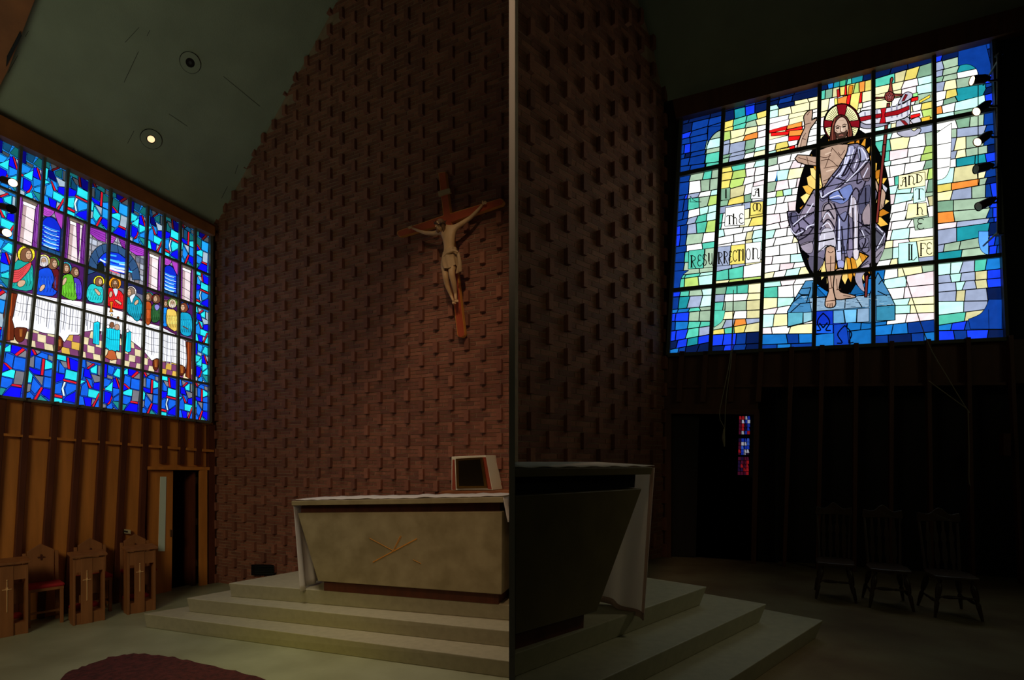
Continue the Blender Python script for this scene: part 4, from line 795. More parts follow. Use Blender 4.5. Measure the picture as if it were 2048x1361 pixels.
outer = [(190, 1240), (200, 1100), (230, 970), (300, 865), (390, 805), (500, 788), (620, 810), (740, 880), (850, 1000), (920, 1130), (955, 1317)]
inner = [(840, 1317), (820, 1200), (780, 1090), (730, 1000), (640, 930), (500, 905), (420, 935), (350, 1010), (325, 1110), (318, 1190)]
A.poly(a4(smooth(outer, 3) + smooth(inner, 3)), (44, 76, 116), 1.0)
for k in range(11):
    i_ = min(9, int((10 - k) * .9)); A.line(a4([outer[k], inner[9 - min(9, int(k * .9))]]), 1.0)
A.poly(a4([(350, 1010), (420, 935), (500, 905), (640, 930), (730, 1000), (780, 1090), (820, 1200), (720, 1235), (480, 1170), (440, 1120), (330, 1060)]), (14, 50, 210), .9)
for k, (p, wd, cc) in enumerate((([(500, 950), (600, 970)], 3, (60, 170, 240)), ([(430, 1010), (640, 1050)], 4, (40, 150, 235)), ([(500, 1020), (620, 1060), (720, 1070)], 3.4, (90, 200, 245)), ([(370, 1020), (440, 1060)], 3, (210, 240, 255)), ([(480, 1060), (560, 1100), (720, 1120)], 3.4, (20, 110, 230)), ([(490, 1110), (620, 1140), (730, 1160)], 4.5, (190, 225, 255)), ([(490, 1140), (620, 1180), (720, 1200)], 4, (240, 236, 246)), ([(490, 1170), (610, 1215), (640, 1225)], 2.4, (220, 90, 110)), ([(650, 1085), (740, 1100)], 2, (200, 235, 255)), ([(780, 1190), (830, 1200)], 3, (60, 190, 240)))): A.line(a4(p), wd, cc)
A.poly(a4(csmooth([(330, 1190), (335, 1100), (375, 1050), (415, 1090), (430, 1200)], 3)), (16, 26, 22), .8)
for q, cc in (([(205, 540), (450, 620), (450, 770), (330, 730), (220, 640)], (150, 52, 176)), ([(515, 655), (605, 700), (560, 775), (515, 780)], (176, 70, 190)), ([(640, 710), (735, 740), (735, 870), (680, 820)], (130, 40, 150)), ([(795, 790), (1010, 860), (1005, 965), (900, 960), (800, 890)], (160, 56, 184)), ([(20, 480), (75, 500), (60, 900), (40, 1060)], (110, 34, 130))):
    A.poly(a4(q), cc, .9)
    (x0, y0), (x1, y1), (x2, y2) = q[0], q[1], q[2]
    for k in range(1, 4): A.line(a4([lerp(q[0], q[-1], k / 4), lerp(q[1], q[2], k / 4 + .05)]), .8, (60, 12, 90))
# table, cloth, floor
for c in range(1, 10):
    Q = panelQ(3, c); A.poly(Q, (66, 40, 56), 0)
    for i in range(3):
        for j in range(4):
            v0 = .38 + j * .155; sh = .1 * (j - 1.5) * (1 if c < 5 else -1) * -.6
            u0, u1 = i / 3, (i + 1) / 3
            A.poly(U(Q, [(max(0, u0 + sh), v0), (min(1, u1 + sh), v0), (min(1, u1 + sh * .4), min(1, v0 + .155)), (max(0, u0 + sh * .4), min(1, v0 + .155))]), [(120, 62, 106), (214, 200, 160) if c not in (3, 8) else (206, 166, 70)][(i + j + c) % 2], .6)
CL = [(38, 584), (69.5, 589), (113, 597), (161.7, 603), (167.8, 606), (211, 614), (246, 624), (254, 630), (284, 643), (320, 653), (354, 671), (372, 683), (374, 721), (369.7, 735), (345.5, 725.7), (322.8, 722), (313, 717.6), (303.4, 722), (289, 704.6), (278, 694), (262, 682), (240, 668), (187, 661), (168, 664), (157, 670), (139, 670), (129, 685), (116, 670), (105, 669), (84, 665.6), (64.7, 659), (29, 658), (24, 640), (34.8, 589)]
A.poly(CL, (238, 238, 244), 1.0, 0)
rc = random.Random(3)
for c in range(1, 10):
    Q = panelQ(3, c)
    for k in range(9):
        u = (k + .5) / 9 + rc.uniform(-.03, .03); e_ = (.42, .42, .45, .28, .15, .3, .5, .62, .66)[c - 1] + rc.uniform(0, .12)
        A.line(U(Q, [(u, .02), (u + rc.uniform(-.03, .03), e_ * .6), (u + rc.uniform(-.04, .04), e_)]), rc.choice([.7, 1.0, 1.6]), rc.choice([(120, 124, 136), (90, 92, 100), (170, 174, 186)]), bump=False)
    A.off += .00003
    for v in (.16, .32, .48): 
        if v < (.42, .45, .48, .3, .1, .3, .5, .64, .68)[c - 1]: A.line(U(Q, [(0, v), (.5, v + .03), (1, v)]), .8)
    Q2 = panelQ(2, c)
    A.line([bil(Q2, 0, .93), bil(Q2, 1, .93)], .8, (110, 110, 120))
A.line([(38, 583), (69.5, 588), (113, 596), (161.7, 602), (167.8, 605), (211, 613), (246, 623), (254, 629), (284, 642), (320, 652), (354, 670), (372, 682)], 2.6, (70, 20, 60))
A.poly(T('a2', [(90, 700), (215, 735), (150, 1050), (180, 1160), (170, 1300), (80, 1310), (40, 1000)]), (96, 36, 16), 1.0)
A.poly(T('a6', [(1062, 270), (1135, 282), (1125, 735), (1058, 700), (1080, 500)]), (96, 36, 16), 1.0)
for q in ([(120, 720), (110, 1300)], [(150, 730), (130, 1000)]): A.line(T('a2', q), 1.6, (180, 80, 30))
A.line(T('a6', [(1095, 280), (1090, 720)]), 1.6, (170, 76, 30))
for t_, q in (('a2', [(175, 1165), (250, 1145), (335, 1160), (325, 1210), (295, 1300), (240, 1330), (190, 1290)]), ('a3', [(825, 90), (890, 130), (900, 230), (850, 295), (820, 270)]), ('a6', [(655, 510), (700, 480), (728, 500), (715, 600), (690, 632), (660, 600)]), ('a6', [(980, 555), (1050, 590), (1050, 650), (1012, 695), (978, 660)])):
    A.poly(T(t_, csmooth(q, 2)), (84, 32, 16), 1.0); cx = sum(p[0] for p in q) / len(q); cy = sum(p[1] for p in q) / len(q)
    for k in (-14, 0, 14): A.line(T(t_, [(cx + k, cy - 60), (cx + k * .7, cy + 30)]), .8, (200, 120, 50), bump=False)
    A.off += .00003
# small table with a blue cloth
CYN = (20, 206, 230)
A.poly(T('a6', [(108, 370), (180, 378), (212, 490), (140, 502), (58, 462), (90, 430)]), (170, 84, 44), 1.0)
for t_, q in (('a5', [(275, 850), (330, 830), (362, 848), (350, 1172), (262, 1150)]), ('a6', [(75, 98), (150, 110), (248, 130), (238, 392), (210, 378), (190, 392), (140, 372), (120, 380), (80, 345), (60, 350)]), ('a6', [(330, 138), (382, 150), (380, 390), (345, 402), (312, 385)])):
    A.poly(T(t_, q), CYN, 1.0)
for x in (90, 115, 140, 165, 190, 215, 350, 365): A.line(T('a6', [(x, 125), (x - 5, 375)]), .8, (10, 110, 150), bump=False)
for x in (290, 310, 335): A.line(T('a5', [(x, 870), (x - 8, 1150)]), .8, (10, 110, 150), bump=False)
A.off += .00003
A.line(T('a6', [(65, 205), (130, 245), (240, 250)]), .8)
for x, y, r_, cc in ((540, 880, 34, (120, 76, 50)), (615, 912, 36, (176, 140, 116)), (484, 905, 22, (236, 236, 240)), (770, 965, 20, (236, 236, 240)), (536, 735, 16, (226, 200, 150)), (630, 775, 15, (120, 70, 40))): A.poly(T('a5', ell(x, y, r_, r_ * 1.25, 14)), cc, .8)
# the people at the table
SK = (196, 160, 130)
def person(t, hx, hy, r_, halo, hr, hair, face, robe, rc_, folds=6, beard=None):
    if halo: 
        A.poly(T(t, ell(hx, hy, hr, hr, 20)), halo, 1.0)
        for k in range(12): a = R(30 * k); A.line(T(t, [(hx + hr * .7 * math.cos(a), hy + hr * .7 * math.sin(a)), (hx + hr * math.cos(a), hy + hr * math.sin(a))]), .5, bump=False)
        A.off += .00003
    A.poly(T(t, csmooth(robe, 2)), rc_, 1.1)
    xs = [p[0] for p in robe]; ys = [p[1] for p in robe]; x0, x1, y0, y1 = min(xs), max(xs), min(ys), max(ys)
    for k in range(folds):
        u = (k + .8) / (folds + .6); x = x0 + (x1 - x0) * u
        A.line(T(t, smooth([(x, y0 + (y1 - y0) * .3), (x + (x1 - x0) * .05, y0 + (y1 - y0) * .55), (x - (x1 - x0) * .06, y0 + (y1 - y0) * .86)], 3)), .9, tuple(v * .35 for v in rc_), bump=False)
        A.line(T(t, [(x + 7, y0 + (y1 - y0) * .35), (x + 9, y0 + (y1 - y0) * .7)]), .9, tuple(min(255, v * 1.35 + 20) for v in rc_), bump=False)
    A.off += .00003
    A.poly(T(t, csmooth([(hx - r_ * .8, hy - r_ * .5), (hx, hy - r_ * 1.02), (hx + r_ * .8, hy - r_ * .5), (hx + r_ * .9, hy + r_ * .8), (hx, hy + r_ * 1.25), (hx - r_ * .9, hy + r_ * .8)], 3)), hair, 1.0)
    fx = hx + face * r_ * .42
    A.poly(T(t, ell(fx, hy + r_ * .12, r_ * .48, r_ * .72, 16)), SK, .7)
    if beard: A.poly(T(t, csmooth([(fx - r_ * .5, hy + r_ * .35), (fx, hy + r_ * .3), (fx + r_ * .5, hy + r_ * .35), (fx + r_ * .1, hy + r_ * 1.35)], 2)), beard, .5)
    A.line(T(t, [(fx - r_ * .3, hy - r_ * .1), (fx - r_ * .05, hy - r_ * .12)]), .9, (30, 16, 10)); A.line(T(t, [(fx + r_ * .12, hy - r_ * .12), (fx + r_ * .36, hy - r_ * .1)]), .9, (30, 16, 10), bump=False)
    A.line(T(t, [(fx + face * r_ * .1, hy), (fx + face * r_ * .2, hy + r_ * .25)]), .7, (110, 70, 50), bump=False); A.line(T(t, [(fx - r_ * .15, hy + r_ * .45), (fx + r_ * .2, hy + r_ * .44)]), .8, (120, 50, 40), bump=False)
    A.off += .00003
YL, BR_ = (238, 222, 50), (112, 74, 52)
person('a2', 655, 350, 62, (70, 140, 50), 78, BR_, .8, [(600, 420), (720, 430), (742, 560), (735, 700), (680, 695), (610, 560)], (92, 20, 30), 4)
person('a2', 325, 240, 78, YL, 108, BR_, .9, [(130, 330), (210, 312), (340, 330), (402, 380), (412, 500), (395, 680), (250, 684), (125, 645), (115, 560), (118, 440)], (24, 158, 150), 7)
A.poly(T('a2', csmooth([(120, 450), (230, 430), (368, 342), (388, 370), (350, 450), (250, 560), (180, 592), (125, 560)], 3)), (216, 74, 78), 1.0)
for k in range(4): A.line(T('a2', [(130, 470 + 26 * k), (230, 462 + 26 * k), (350 - 20 * k, 370 + 36 * k)]), .7, (110, 20, 26))
A.poly(T('a2', csmooth([(152, 350), (160, 300), (160, 225), (180, 205), (205, 215), (212, 270), (228, 290), (190, 340)], 2)), SK, .8)
A.poly(T('a2', csmooth([(212, 610), (240, 565), (300, 562), (315, 590), (290, 630), (240, 648)], 2)), SK, .8)
person('a2', 540, 322, 60, (230, 220, 130), 80, (196, 188, 192), .0, [(455, 500), (500, 425), (610, 412), (655, 480), (668, 570), (640, 650), (705, 700), (650, 758), (540, 750), (450, 730), (445, 620)], (20, 74, 214), 6, (214, 210, 214))
A.poly(T('a2', csmooth([(485, 690), (510, 630), (550, 615), (555, 650), (515, 697)], 2)), SK, .8)
person('a2', 925, 455, 56, None, 0, BR_, .8, [(890, 540), (980, 548), (1012, 640), (1008, 790), (950, 790), (900, 700)], (74, 50, 190), 4)
person('a2', 812, 410, 56, (60, 180, 200), 74, BR_, .5, [(765, 600), (790, 500), (885, 490), (912, 560), (925, 680), (952, 780), (900, 812), (790, 765), (758, 720)], (92, 170, 40), 5)
A.poly(T('a2', csmooth([(768, 590), (800, 530), (828, 545), (800, 610), (770, 625)], 2)), SK, .7)
person('a5', 350, 240, 58, YL, 80, BR_, .8, [(250, 275), (340, 310), (405, 335), (412, 450), (392, 555), (240, 545), (182, 500), (165, 420), (195, 320)], (34, 186, 190), 6)
A.poly(T('a5', csmooth([(282, 360), (310, 350), (350, 390), (376, 420), (352, 452), (315, 415)], 2)), SK, .8)
person('a5', 585, 270, 58, (244, 150, 30), 90, (118, 80, 50), .1, [(470, 350), (560, 345), (640, 372), (704, 440), (712, 640), (640, 645), (540, 620), (460, 570)], (214, 22, 30), 7, (118, 80, 50))
A.poly(T('a5', csmooth([(555, 350), (630, 360), (600, 470), (580, 430)], 2)), (206, 212, 220), .7)
A.poly(T('a5', csmooth([(498, 460), (505, 410), (525, 385), (545, 400), (545, 450), (515, 480)], 2)), SK, .8)
A.poly(T('a5', csmooth([(580, 520), (610, 512), (680, 560), (660, 585)], 2)), SK, .8)
A.poly(T('a5', [(508, 540), (558, 540), (546, 600), (540, 650), (556, 690), (504, 690), (518, 650), (520, 600)]), (216, 120, 30), .9)
person('a5', 815, 395, 66, (222, 214, 214), 84, (128, 108, 92), -.8, [(755, 480), (800, 462), (880, 445), (962, 520), (982, 610), (962, 770), (905, 825), (835, 760), (760, 685)], (18, 138, 164), 7)
A.poly(T('a5', csmooth([(800, 470), (830, 560), (850, 500), (885, 440), (860, 430)], 2)), (220, 226, 236), .6)
A.poly(T('a5', csmooth([(865, 565), (900, 515), (930, 520), (920, 560), (885, 590)], 2)), SK, .8)
person('a5', 1080, 465, 58, (40, 190, 190), 70, BR_, -.6, [(1032, 545), (1110, 560), (1125, 700), (1112, 820), (1075, 880), (1032, 830)], (168, 70, 26), 4)
person('a5', 1190, 492, 60, (210, 40, 40), 68, (104, 66, 46), -.5, [(1125, 600), (1180, 570), (1240, 620), (1242, 800), (1150, 850), (1112, 780)], (36, 84, 44), 4)
A.poly(T('a5', csmooth([(1165, 590), (1210, 580), (1240, 620), (1200, 670), (1170, 640)], 2)), (130, 124, 196), .7)
person('a5', 1330, 565, 48, (196, 130, 196), 62, BR_, -.2, [(1288, 640), (1350, 630), (1362, 780), (1350, 890), (1286, 885)], (20, 120, 220), 3)
person('a5', 1425, 560, 58, (110, 170, 60), 72, (206, 190, 160), .0, [(1345, 660), (1400, 650), (1485, 690), (1492, 960), (1410, 945), (1338, 860)], (224, 190, 90), 6, (206, 196, 186))
person('a5', 1592, 618, 62, (30, 90, 200), 74, (112, 56, 36), -.6, [(1538, 720), (1600, 695), (1690, 730), (1715, 860), (1695, 1030), (1600, 1035), (1532, 960)], (20, 150, 190), 6)
A.line(T('a5', [(1580, 900), (1650, 940)]), 2.0, (90, 40, 20))
gl = A.build('glass', winA, 1.3); print('OFFA', A.off, len(A.f))
gl.matrix_parent_inverse = winA.matrix_world.inverted()
bpy.context.view_layer.update()
gl.matrix_parent_inverse = winA.matrix_world.inverted()
M_alu = mat('weathered_mullion', (112, 114, 100), .5, metal=.3)
for k in range(1, 11):
    mb = MB(); f = mA(k); pts = [cross(f, hA[0])] + [(f(y), y) for y in (500, 690)] + [cross(f, hA[5])]
    bar(WA, pts, 6.5 - .25 * k, .05, A.off + .002, mb); world_child(mb.build('mullion', M_alu), winA)
for r in (1, 2, 3, 4):
    mb = MB(); bar(WA, [cross(mA(0), hA[r]), cross(mA(11), hA[r])], 4.2, .04, A.off + .001, mb); world_child(mb.build('transom', M_alu), winA)
mb = MB()
for a_, b_ in ((0, 1), (1, 2), (2, 3), (3, 0)): bar(WA, [QA[a_], QA[b_]], 5.5, .09, .0, mb)
world_child(mb.build('window_frame', M_alu), winA)
# ------------------------------------------------------------------ objects
TILES['x'] = (760, 320, 3.581)
def clipx(o, xlim, keep_less=True):
    bm = bmesh.new(); bm.from_mesh(o.data)
    r = bmesh.ops.bisect_plane(bm, geom=bm.verts[:] + bm.edges[:] + bm.faces[:], plane_co=(xlim, 0, 0), plane_no=(1 if keep_less else -1, 0, 0), clear_outer=True)
    ed = [e for e in r['geom_cut'] if isinstance(e, bmesh.types.BMEdge)]
    try: bmesh.ops.edgeloop_fill(bm, edges=ed)
    except Exception: pass
    bm.to_mesh(o.data); bm.free(); return o
def px_poly(pl, pts, back, off=0.0, name='part', m=None, parent=None, xl=None, keep=True, bevel=0):
    P = [pl.at(x, y, off) for x, y in pts]; o = MB().slab(P, -pl.normal() * back).build(name, m)
    if xl is not None: clipx(o, xl, keep)
    if bevel: b = o.modifiers.new('bevel', 'BEVEL'); b.width = bevel; b.segments = 2
    if parent: world_child(o, parent)
    return o
def sheet(name, f, nu, nv, m, parent=None, thick=.004):
    vs = [f(i / nu, j / nv) for j in range(nv + 1) for i in range(nu + 1)]
    fs = [(j * (nu + 1) + i, j * (nu + 1) + i + 1, (j + 1) * (nu + 1) + i + 1, (j + 1) * (nu + 1) + i) for j in range(nv) for i in range(nu)]
    me = bpy.data.meshes.new(name); me.from_pydata([tuple(v) for v in vs], [], fs); me.polygons.foreach_set('use_smooth', [True] * len(fs))
    me.materials.append(m); o = bpy.data.objects.new(name, me); COL.objects.link(o)
    s = o.modifiers.new('thickness', 'SOLIDIFY'); s.thickness = thick; s.offset = 0
    if parent: world_child(o, parent)
    return o
EDGE = -half - .003
# ---- left altar
zpA = ZA + 3 * SA
hp = hplane(zpA); a0, a1 = hp.at(648, 1182), hp.at(997, 1209.5)
dfa = (a1 - a0).normalized(); FPA = Plane(a0, Vector((dfa.y, -dfa.x, 0))); nfa = FPA.normal(); bka = -nfa
alt = empty('altar', a0); tag(alt, 'pale limestone altar with tapering front and brass cross lines, on the steps below the crucifix', 'altar')
px_poly(FPA, [(648, 1163), (648, 1182), (997, 1209.5), (997, 1188)], .5, 0, 'plinth', M_dkwood, alt, EDGE)
px_poly(FPA, [(595, 1027), (636, 1163), (1003, 1190), (1004, 1024)], .54, .05, 'body', M_marble, alt, EDGE, bevel=.006)
px_poly(FPA, [(603, 1010), (602, 1028), (1000, 1025), (999, 1004)], .50, -.02, 'recess_band', M_dkwood, alt, EDGE)
px_poly(FPA, [(583, 1003), (583, 1012), (1006, 1006), (1006, 995)], .60, .08, 'top_slab', M_marble, alt, EDGE, bevel=.005)
mb = MB()
for p, q, w_ in (((746, 1125), (789, 1102), 1.6), ((789, 1102), (834, 1078), 1.8), ((739, 1077), (788, 1103), .7), ((787, 1101), (801, 1072), .8), ((790, 1098), (803, 1073), .6), ((826, 1120), (842, 1128), .5)):
    L = math.hypot(q[0] - p[0], q[1] - p[1]); nx, ny = -(q[1] - p[1]) / L * w_ / 2, (q[0] - p[0]) / L * w_ / 2
    px_box(FPA, [(p[0] + nx, p[1] + ny), (q[0] + nx, q[1] + ny), (q[0] - nx, q[1] - ny), (p[0] - nx, p[1] - ny)], .004, .0505, mb)
e_ = mb.build('inlay', M_gold); world_child(e_, alt); e_['label'] = 'thin brass cross and lines let into the stone front'
# white cloth over the left altar: a top sheet and the fall at the left end
cl = empty('altar_cloth', FPA.at(590, 1003)); tag(cl, 'white linen cloth on the pale left altar, hanging down its far left end', 'cloth')
tl, tr = FPA.at(585, 1002.5, .07), FPA.at(1008, 994.5, .07)
def ftop(u, v):
    p = tl + (tr - tl) * u + bka * (.60 * v); w_ = .004 + .006 * math.sin(u * 31) * math.sin(v * 5 + u * 12) + .004 * math.sin(u * 70)
    return p + Vector((0, 0, .005 + abs(w_)))
o = sheet('top_sheet', ftop, 60, 8, M_linen, cl); clipx(o, EDGE)
fb0, fb1 = FPA.at(587, 1010, .06), FPA.at(600, 1184, .06)
def ffall(u, v):
    p = fb0 + (fb1 - fb0) * v + bka * (.53 * u); fold = .035 * v * math.sin(u * 17) ; p = p + dfa * fold
    zf = fb1.z + (zpA + .03 - fb1.z) * min(1, u * 2.2)
    p.z = fb0.z + (zf - fb0.z) * v; return p
sheet('end_fall', ffall, 40, 14, M_linen, cl)
rb0, rb1 = FPA.at(1006, 996, .075), FPA.at(1010, 1045, .075)
o = sheet('end_fall', lambda u, v: rb0 + (rb1 - rb0) * v + bka * (.55 * u) + dfa * (.03 * v * (1 + math.sin(u * 13))), 24, 8, M_linen, cl); clipx(o, EDGE)
# ---- tabernacle on its shelf
TP = Plane(BA.p + BA.normal() * .30, BA.n)
sh = px_poly(TP, [(882, 983), (884, 990), (1018, 990), (1018, 981.5)], .30, 0, 'wall_shelf', M_beam, None, EDGE, bevel=.004); tag(sh, 'orange brown timber shelf on the brick wall behind the left altar', 'shelf')
M_ivory = mat('ivory_lacquer', (232, 224, 192), .5)
tb = empty('tabernacle', TP.at(940, 981)); tag(tb, 'small ivory tabernacle with sloping side and gilt framed dark door on the wall shelf', 'tabernacle')
px_poly(TP, [(903, 914), (903, 981.5), (985, 981), (971, 911)], .25, -.02, 'body', M_ivory, tb, EDGE, bevel=.004)
px_poly(TP, [(905, 920), (904, 980), (911, 980), (908.5, 920)], .012, -.012, 'side_strip', mat('red_lacquer', (150, 62, 34), .5), tb)
px_poly(TP, [(966, 915), (976, 979), (983, 979), (971, 915)], .012, -.012, 'side_strip', MATS['red_lacquer'], tb)
fr_ = px_poly(TP, [(911, 918), (913, 978), (974, 977), (964, 915)], .03, .006, 'door_frame', mat('old_gilt', (130, 96, 40), .35, metal=.9), tb, bevel=.003)
px_poly(TP, [(916.5, 922), (918, 973), (968, 972.5), (960, 919)], .01, .009, 'door', mat('dark_bronze', (48, 38, 20), .3, metal=.7), fr_)
# ---- crucifix
CP = Plane(BA.p + BA.normal() * .09, BA.n); nba = BA.normal()
cr = empty('crucifix', CP.at(*T('x', [(480, 430)])[0])); tag(cr, 'large wooden crucifix with a pale carved figure hung on the brick wall', 'crucifix')
M_cross = mat('orange_stained_wood', (176, 74, 34), .5, var=.12, scale=5)
M_gilt = mat('gilt_edge', (226, 156, 70), .4, metal=.25)
vert = T('x', [(418, 92), (468, 86), (606, 1240), (604, 1256), (590, 1270), (575, 1272), (558, 1264), (553, 1250)])
bar_ = T('x', [(122, 528), (126, 512), (145, 503), (440, 402), (860, 276), (876, 282), (886, 298), (874, 322), (520, 444), (150, 549), (134, 548)])
def grow(P, k):
    cx = sum(p[0] for p in P) / len(P); cy = sum(p[1] for p in P) / len(P); out = []
    n = len(P)
    for i in range(n):
        (x0, y0), (x1, y1), (x2, y2) = P[i - 1], P[i], P[(i + 1) % n]
        n1 = (y1 - y0, -(x1 - x0)); n2 = (y2 - y1, -(x2 - x1)); l1 = math.hypot(*n1) or 1; l2 = math.hypot(*n2) or 1
        nx, ny = n1[0] / l1 + n2[0] / l2, n1[1] / l1 + n2[1] / l2; l = math.hypot(nx, ny) or 1
        out.append((x1 + nx / l * k, y1 + ny / l * k))
    return out
for P_, nm in ((vert, 'upright'), (bar_, 'crossbar')):
    b_ = px_poly(CP, grow(P_, -1.0), .05, .035 if nm == 'upright' else .037, nm, M_cross, cr)
    px_poly(CP, P_, .05, .030 if nm == 'upright' else .032, 'edge', M_gilt, b_)
px_poly(CP, T('x', [(414, 226), (497, 202), (504, 234), (420, 262)]), .03, .055, 'title_board', mat('pale_wood', (170, 140, 96), .6), cr)
M_fig = mat('carved_limewood', (206, 164, 112), .6, var=.12, scale=9, bump=.1)
def skin_fig(name, joints, edges, m, parent, sub=2):
    me = bpy.data.meshes.new(name); me.from_pydata([tuple(j[0]) for j in joints], edges, [])
    o = bpy.data.objects.new(name, me); COL.objects.link(o); me.materials.append(m)
    o.modifiers.new('skin', 'SKIN'); 
    for i, j in enumerate(joints):
        sv = me.skin_vertices[0].data[i]; r = j[1]; sv.radius = r if isinstance(r, tuple) else (r, r); sv.use_root = (i == 0)
    s = o.modifiers.new('sub', 'SUBSURF'); s.levels = sub; s.render_levels = sub
    for md in o.modifiers:
        if md.type == 'SKIN': md.use_smooth_shade = True
    world_child(o, parent); return o
J = lambda x, y, off: BA.at(*T('x', [(x, y)])[0], off)
joints = [(J(500, 690, .23), (.085, .065)), (J(496, 630, .24), (.072, .055)), (J(495, 570, .25), (.092, .065)), (J(492, 512, .24), (.088, .06)), (J(470, 480, .25), .034), (J(446, 468, .27), .035),
  (J(538, 488, .22), .04), (J(600, 448, .19), .031), (J(648, 415, .17), .026), (J(690, 372, .155), .022), (J(718, 342, .145), .017), (J(736, 322, .14), (.026, .014)),
  (J(448, 515, .22), .04), (J(385, 528, .19), .03), (J(325, 524, .17), .025), (J(280, 510, .155), .02), (J(250, 497, .145), .016), (J(232, 490, .14), (.022, .013)),
  (J(470, 740, .24), .056), (J(468, 830, .29), .04), (J(480, 900, .25), .034), (J(512, 978, .20), .02), (J(528, 1018, .23), (.024, .016)),
  (J(524, 735, .24), .058), (J(512, 812, .31), .042), (J(530, 890, .26), .036), (J(541, 962, .21), .021), (J(544, 1008, .25), (.024, .016))]
edges = [(0, 1), (1, 2), (2, 3), (3, 4), (4, 5), (3, 6), (6, 7), (7, 8), (8, 9), (9, 10), (10, 11), (3, 12), (12, 13), (13, 14), (14, 15), (15, 16), (16, 17), (0, 18), (18, 19), (19, 20), (20, 21), (21, 22), (0, 23), (23, 24), (24, 25), (25, 26), (26, 27)]
fig = skin_fig('figure', joints, edges, M_fig, cr); fig['label'] = 'pale carved figure with arms outstretched'
def head_on(parent, c, r, fwd, up, m, mh):
    f = fwd.normalized(); u = (up - f * up.dot(f)).normalized(); s = f.cross(u); M = Matrix((s, f, u)).transposed()
    mb = MB(); mb.ball(c, (r * .78, r * .95, r * 1.12), 18, 12, M); mb.ball(c - u * r * .62 + f * r * .35, (r * .5, r * .5, r * .5), 12, 8, M)
    mb.tube([c + f * r * .86 + u * r * .25, c + f * r * 1.14 - u * r * .12], [r * .09, r * .17], 8)                # nose
    for q in (-1, 1):
        mb.ball(c + s * q * r * .3 + f * r * .8 + u * r * .16, (r * .15, r * .1, r * .07), 8, 6, M); mb.ball(c + s * q * r * .3 + f * r * .84 + u * r * .34, (r * .22, r * .1, r * .06), 8, 6, M)
        mb.ball(c + s * q * r * .8 - f * r * .05, (r * .1, r * .2, r * .25), 8, 6, M)
    mb.ball(c + f * r * .86 - u * r * .42, (r * .25, r * .1, r * .06), 8, 6, M)
    h = mb.build('head', m); world_child(h, parent)
    mb = MB(); mb.ball(c - f * r * .18 + u * r * .2, (r * .95, r * 1.0, r * 1.08), 16, 12, M)
    for q in (-1, 1): mb.tube([c + s * q * r * .75 + u * r * .5, c + s * q * r * .95 - u * r * .4 - f * r * .1, c + s * q * r * .8 - u * r * 1.3 - f * r * .1], [r * .35, r * .34, r * .12], 10)
    mb.ball(c + f * r * .62 - u * r * .85, (r * .42, r * .38, r * .45), 12, 8, M)
    h = mb.build('hair', mh); world_child(h, parent); return s, f, u
M_hair = mat('carved_hair', (120, 84, 50), .7, bump=.5, bscale=60)
hc = J(430, 470, .31); s_, f_, u_ = head_on(fig, hc, .062, nba * 1.0 + Vector((-.5, 0, -.55)), Vector((.45, -.0, 1)), M_fig, M_hair)
mb = MB(); ring = [hc + u_ * .03 + (s_ * math.cos(a) + f_ * math.sin(a)) * .066 + u_ * .008 * math.sin(a * 5) for a in [2 * math.pi * k / 20 for k in range(21)]]
mb.tube(ring, .008, 6); mb.tube([p + u_ * .012 * math.cos(i * 2) for i, p in enumerate(ring)], .005, 6)
for i in range(0, 20, 2): mb.tube([ring[i], ring[i] + (ring[i] - hc) * .35 + u_ * .02], [.004, .001], 5)
world_child(mb.build('thorn_crown', mat('thorn_brown', (70, 48, 30), .7)), fig)
mb = MB()
hands = []
for base, dirs in ((J(738, 320, .145), ((18, -26), (24, -20), (26, -12), (24, -4), (-2, -26))), (J(230, 489, .145), ((-22, -14), (-26, -8), (-27, 0), (-24, 7), (-4, -22)))):
    b2 = T('x', [(0, 0)])
    for dx, dy in dirs:
        q = J(738 + dx, 320 + dy, .165) if base.x > J(500, 400, .1).x else J(230 + dx, 489 + dy, .165)
        mid = (base + q) / 2 + nba * .014; world_child(MB().tube([base, mid, q], [.0085, .0075, .005], 7).build('finger', M_fig), fig)
for fx, fy in ((528, 1022), (546, 1010)):
    for k in range(5): world_child(MB().tube([J(fx - 8 + k * 5, fy - 4, .25), J(fx - 10 + k * 6, fy + 9, .265)], [.0075, .005], 6).build('toe', M_fig), fig)
# loincloth: rings round the hips plus a hanging knot
rings = []
ctr = [(J(500, 655, .235), .092, .078), (J(499, 690, .24), .106, .086), (J(498, 725, .245), .112, .09), (J(500, 760, .25), .108, .086), (J(506, 790, .26), .10, .08)]
sx = (J(560, 690, .24) - J(440, 690, .24)).normalized()
N_ = 40
vs, fs = [], []
for i, (c_, rx, ry) in enumerate(ctr):
    for k in range(N_):
        a = 2 * math.pi * k / N_; q = 1 + (.05 + .02 * i) * math.sin(a * 9 + i * .9)
        p = c_ + sx * rx * q * math.cos(a) + nba * ry * q * math.sin(a) + Vector((0, 0, .05 * math.cos(a) + (.012 * math.sin(a * 4) if i == len(ctr) - 1 else 0)))
        vs.append(p)
for i in range(len(ctr) - 1):
    for k in range(N_): fs.append((i * N_ + k, (i + 1) * N_ + k, (i + 1) * N_ + (k + 1) % N_, i * N_ + (k + 1) % N_))
mb = MB().add(vs, fs, True)
for k in range(5): mb.tube([J(556 + k * 2, 665, .29), J(566 + k * 3, 740, .30 + .008 * (k % 2)), J(548 + k * 8, 815 - k * 4, .29 + .01 * (k % 2))], [.012, .015, .012], 8)
mb.tube([J(446, 705, .30), J(480, 670, .325), J(530, 650, .32), J(560, 662, .30)], [.012, .016, .016, .014], 8)
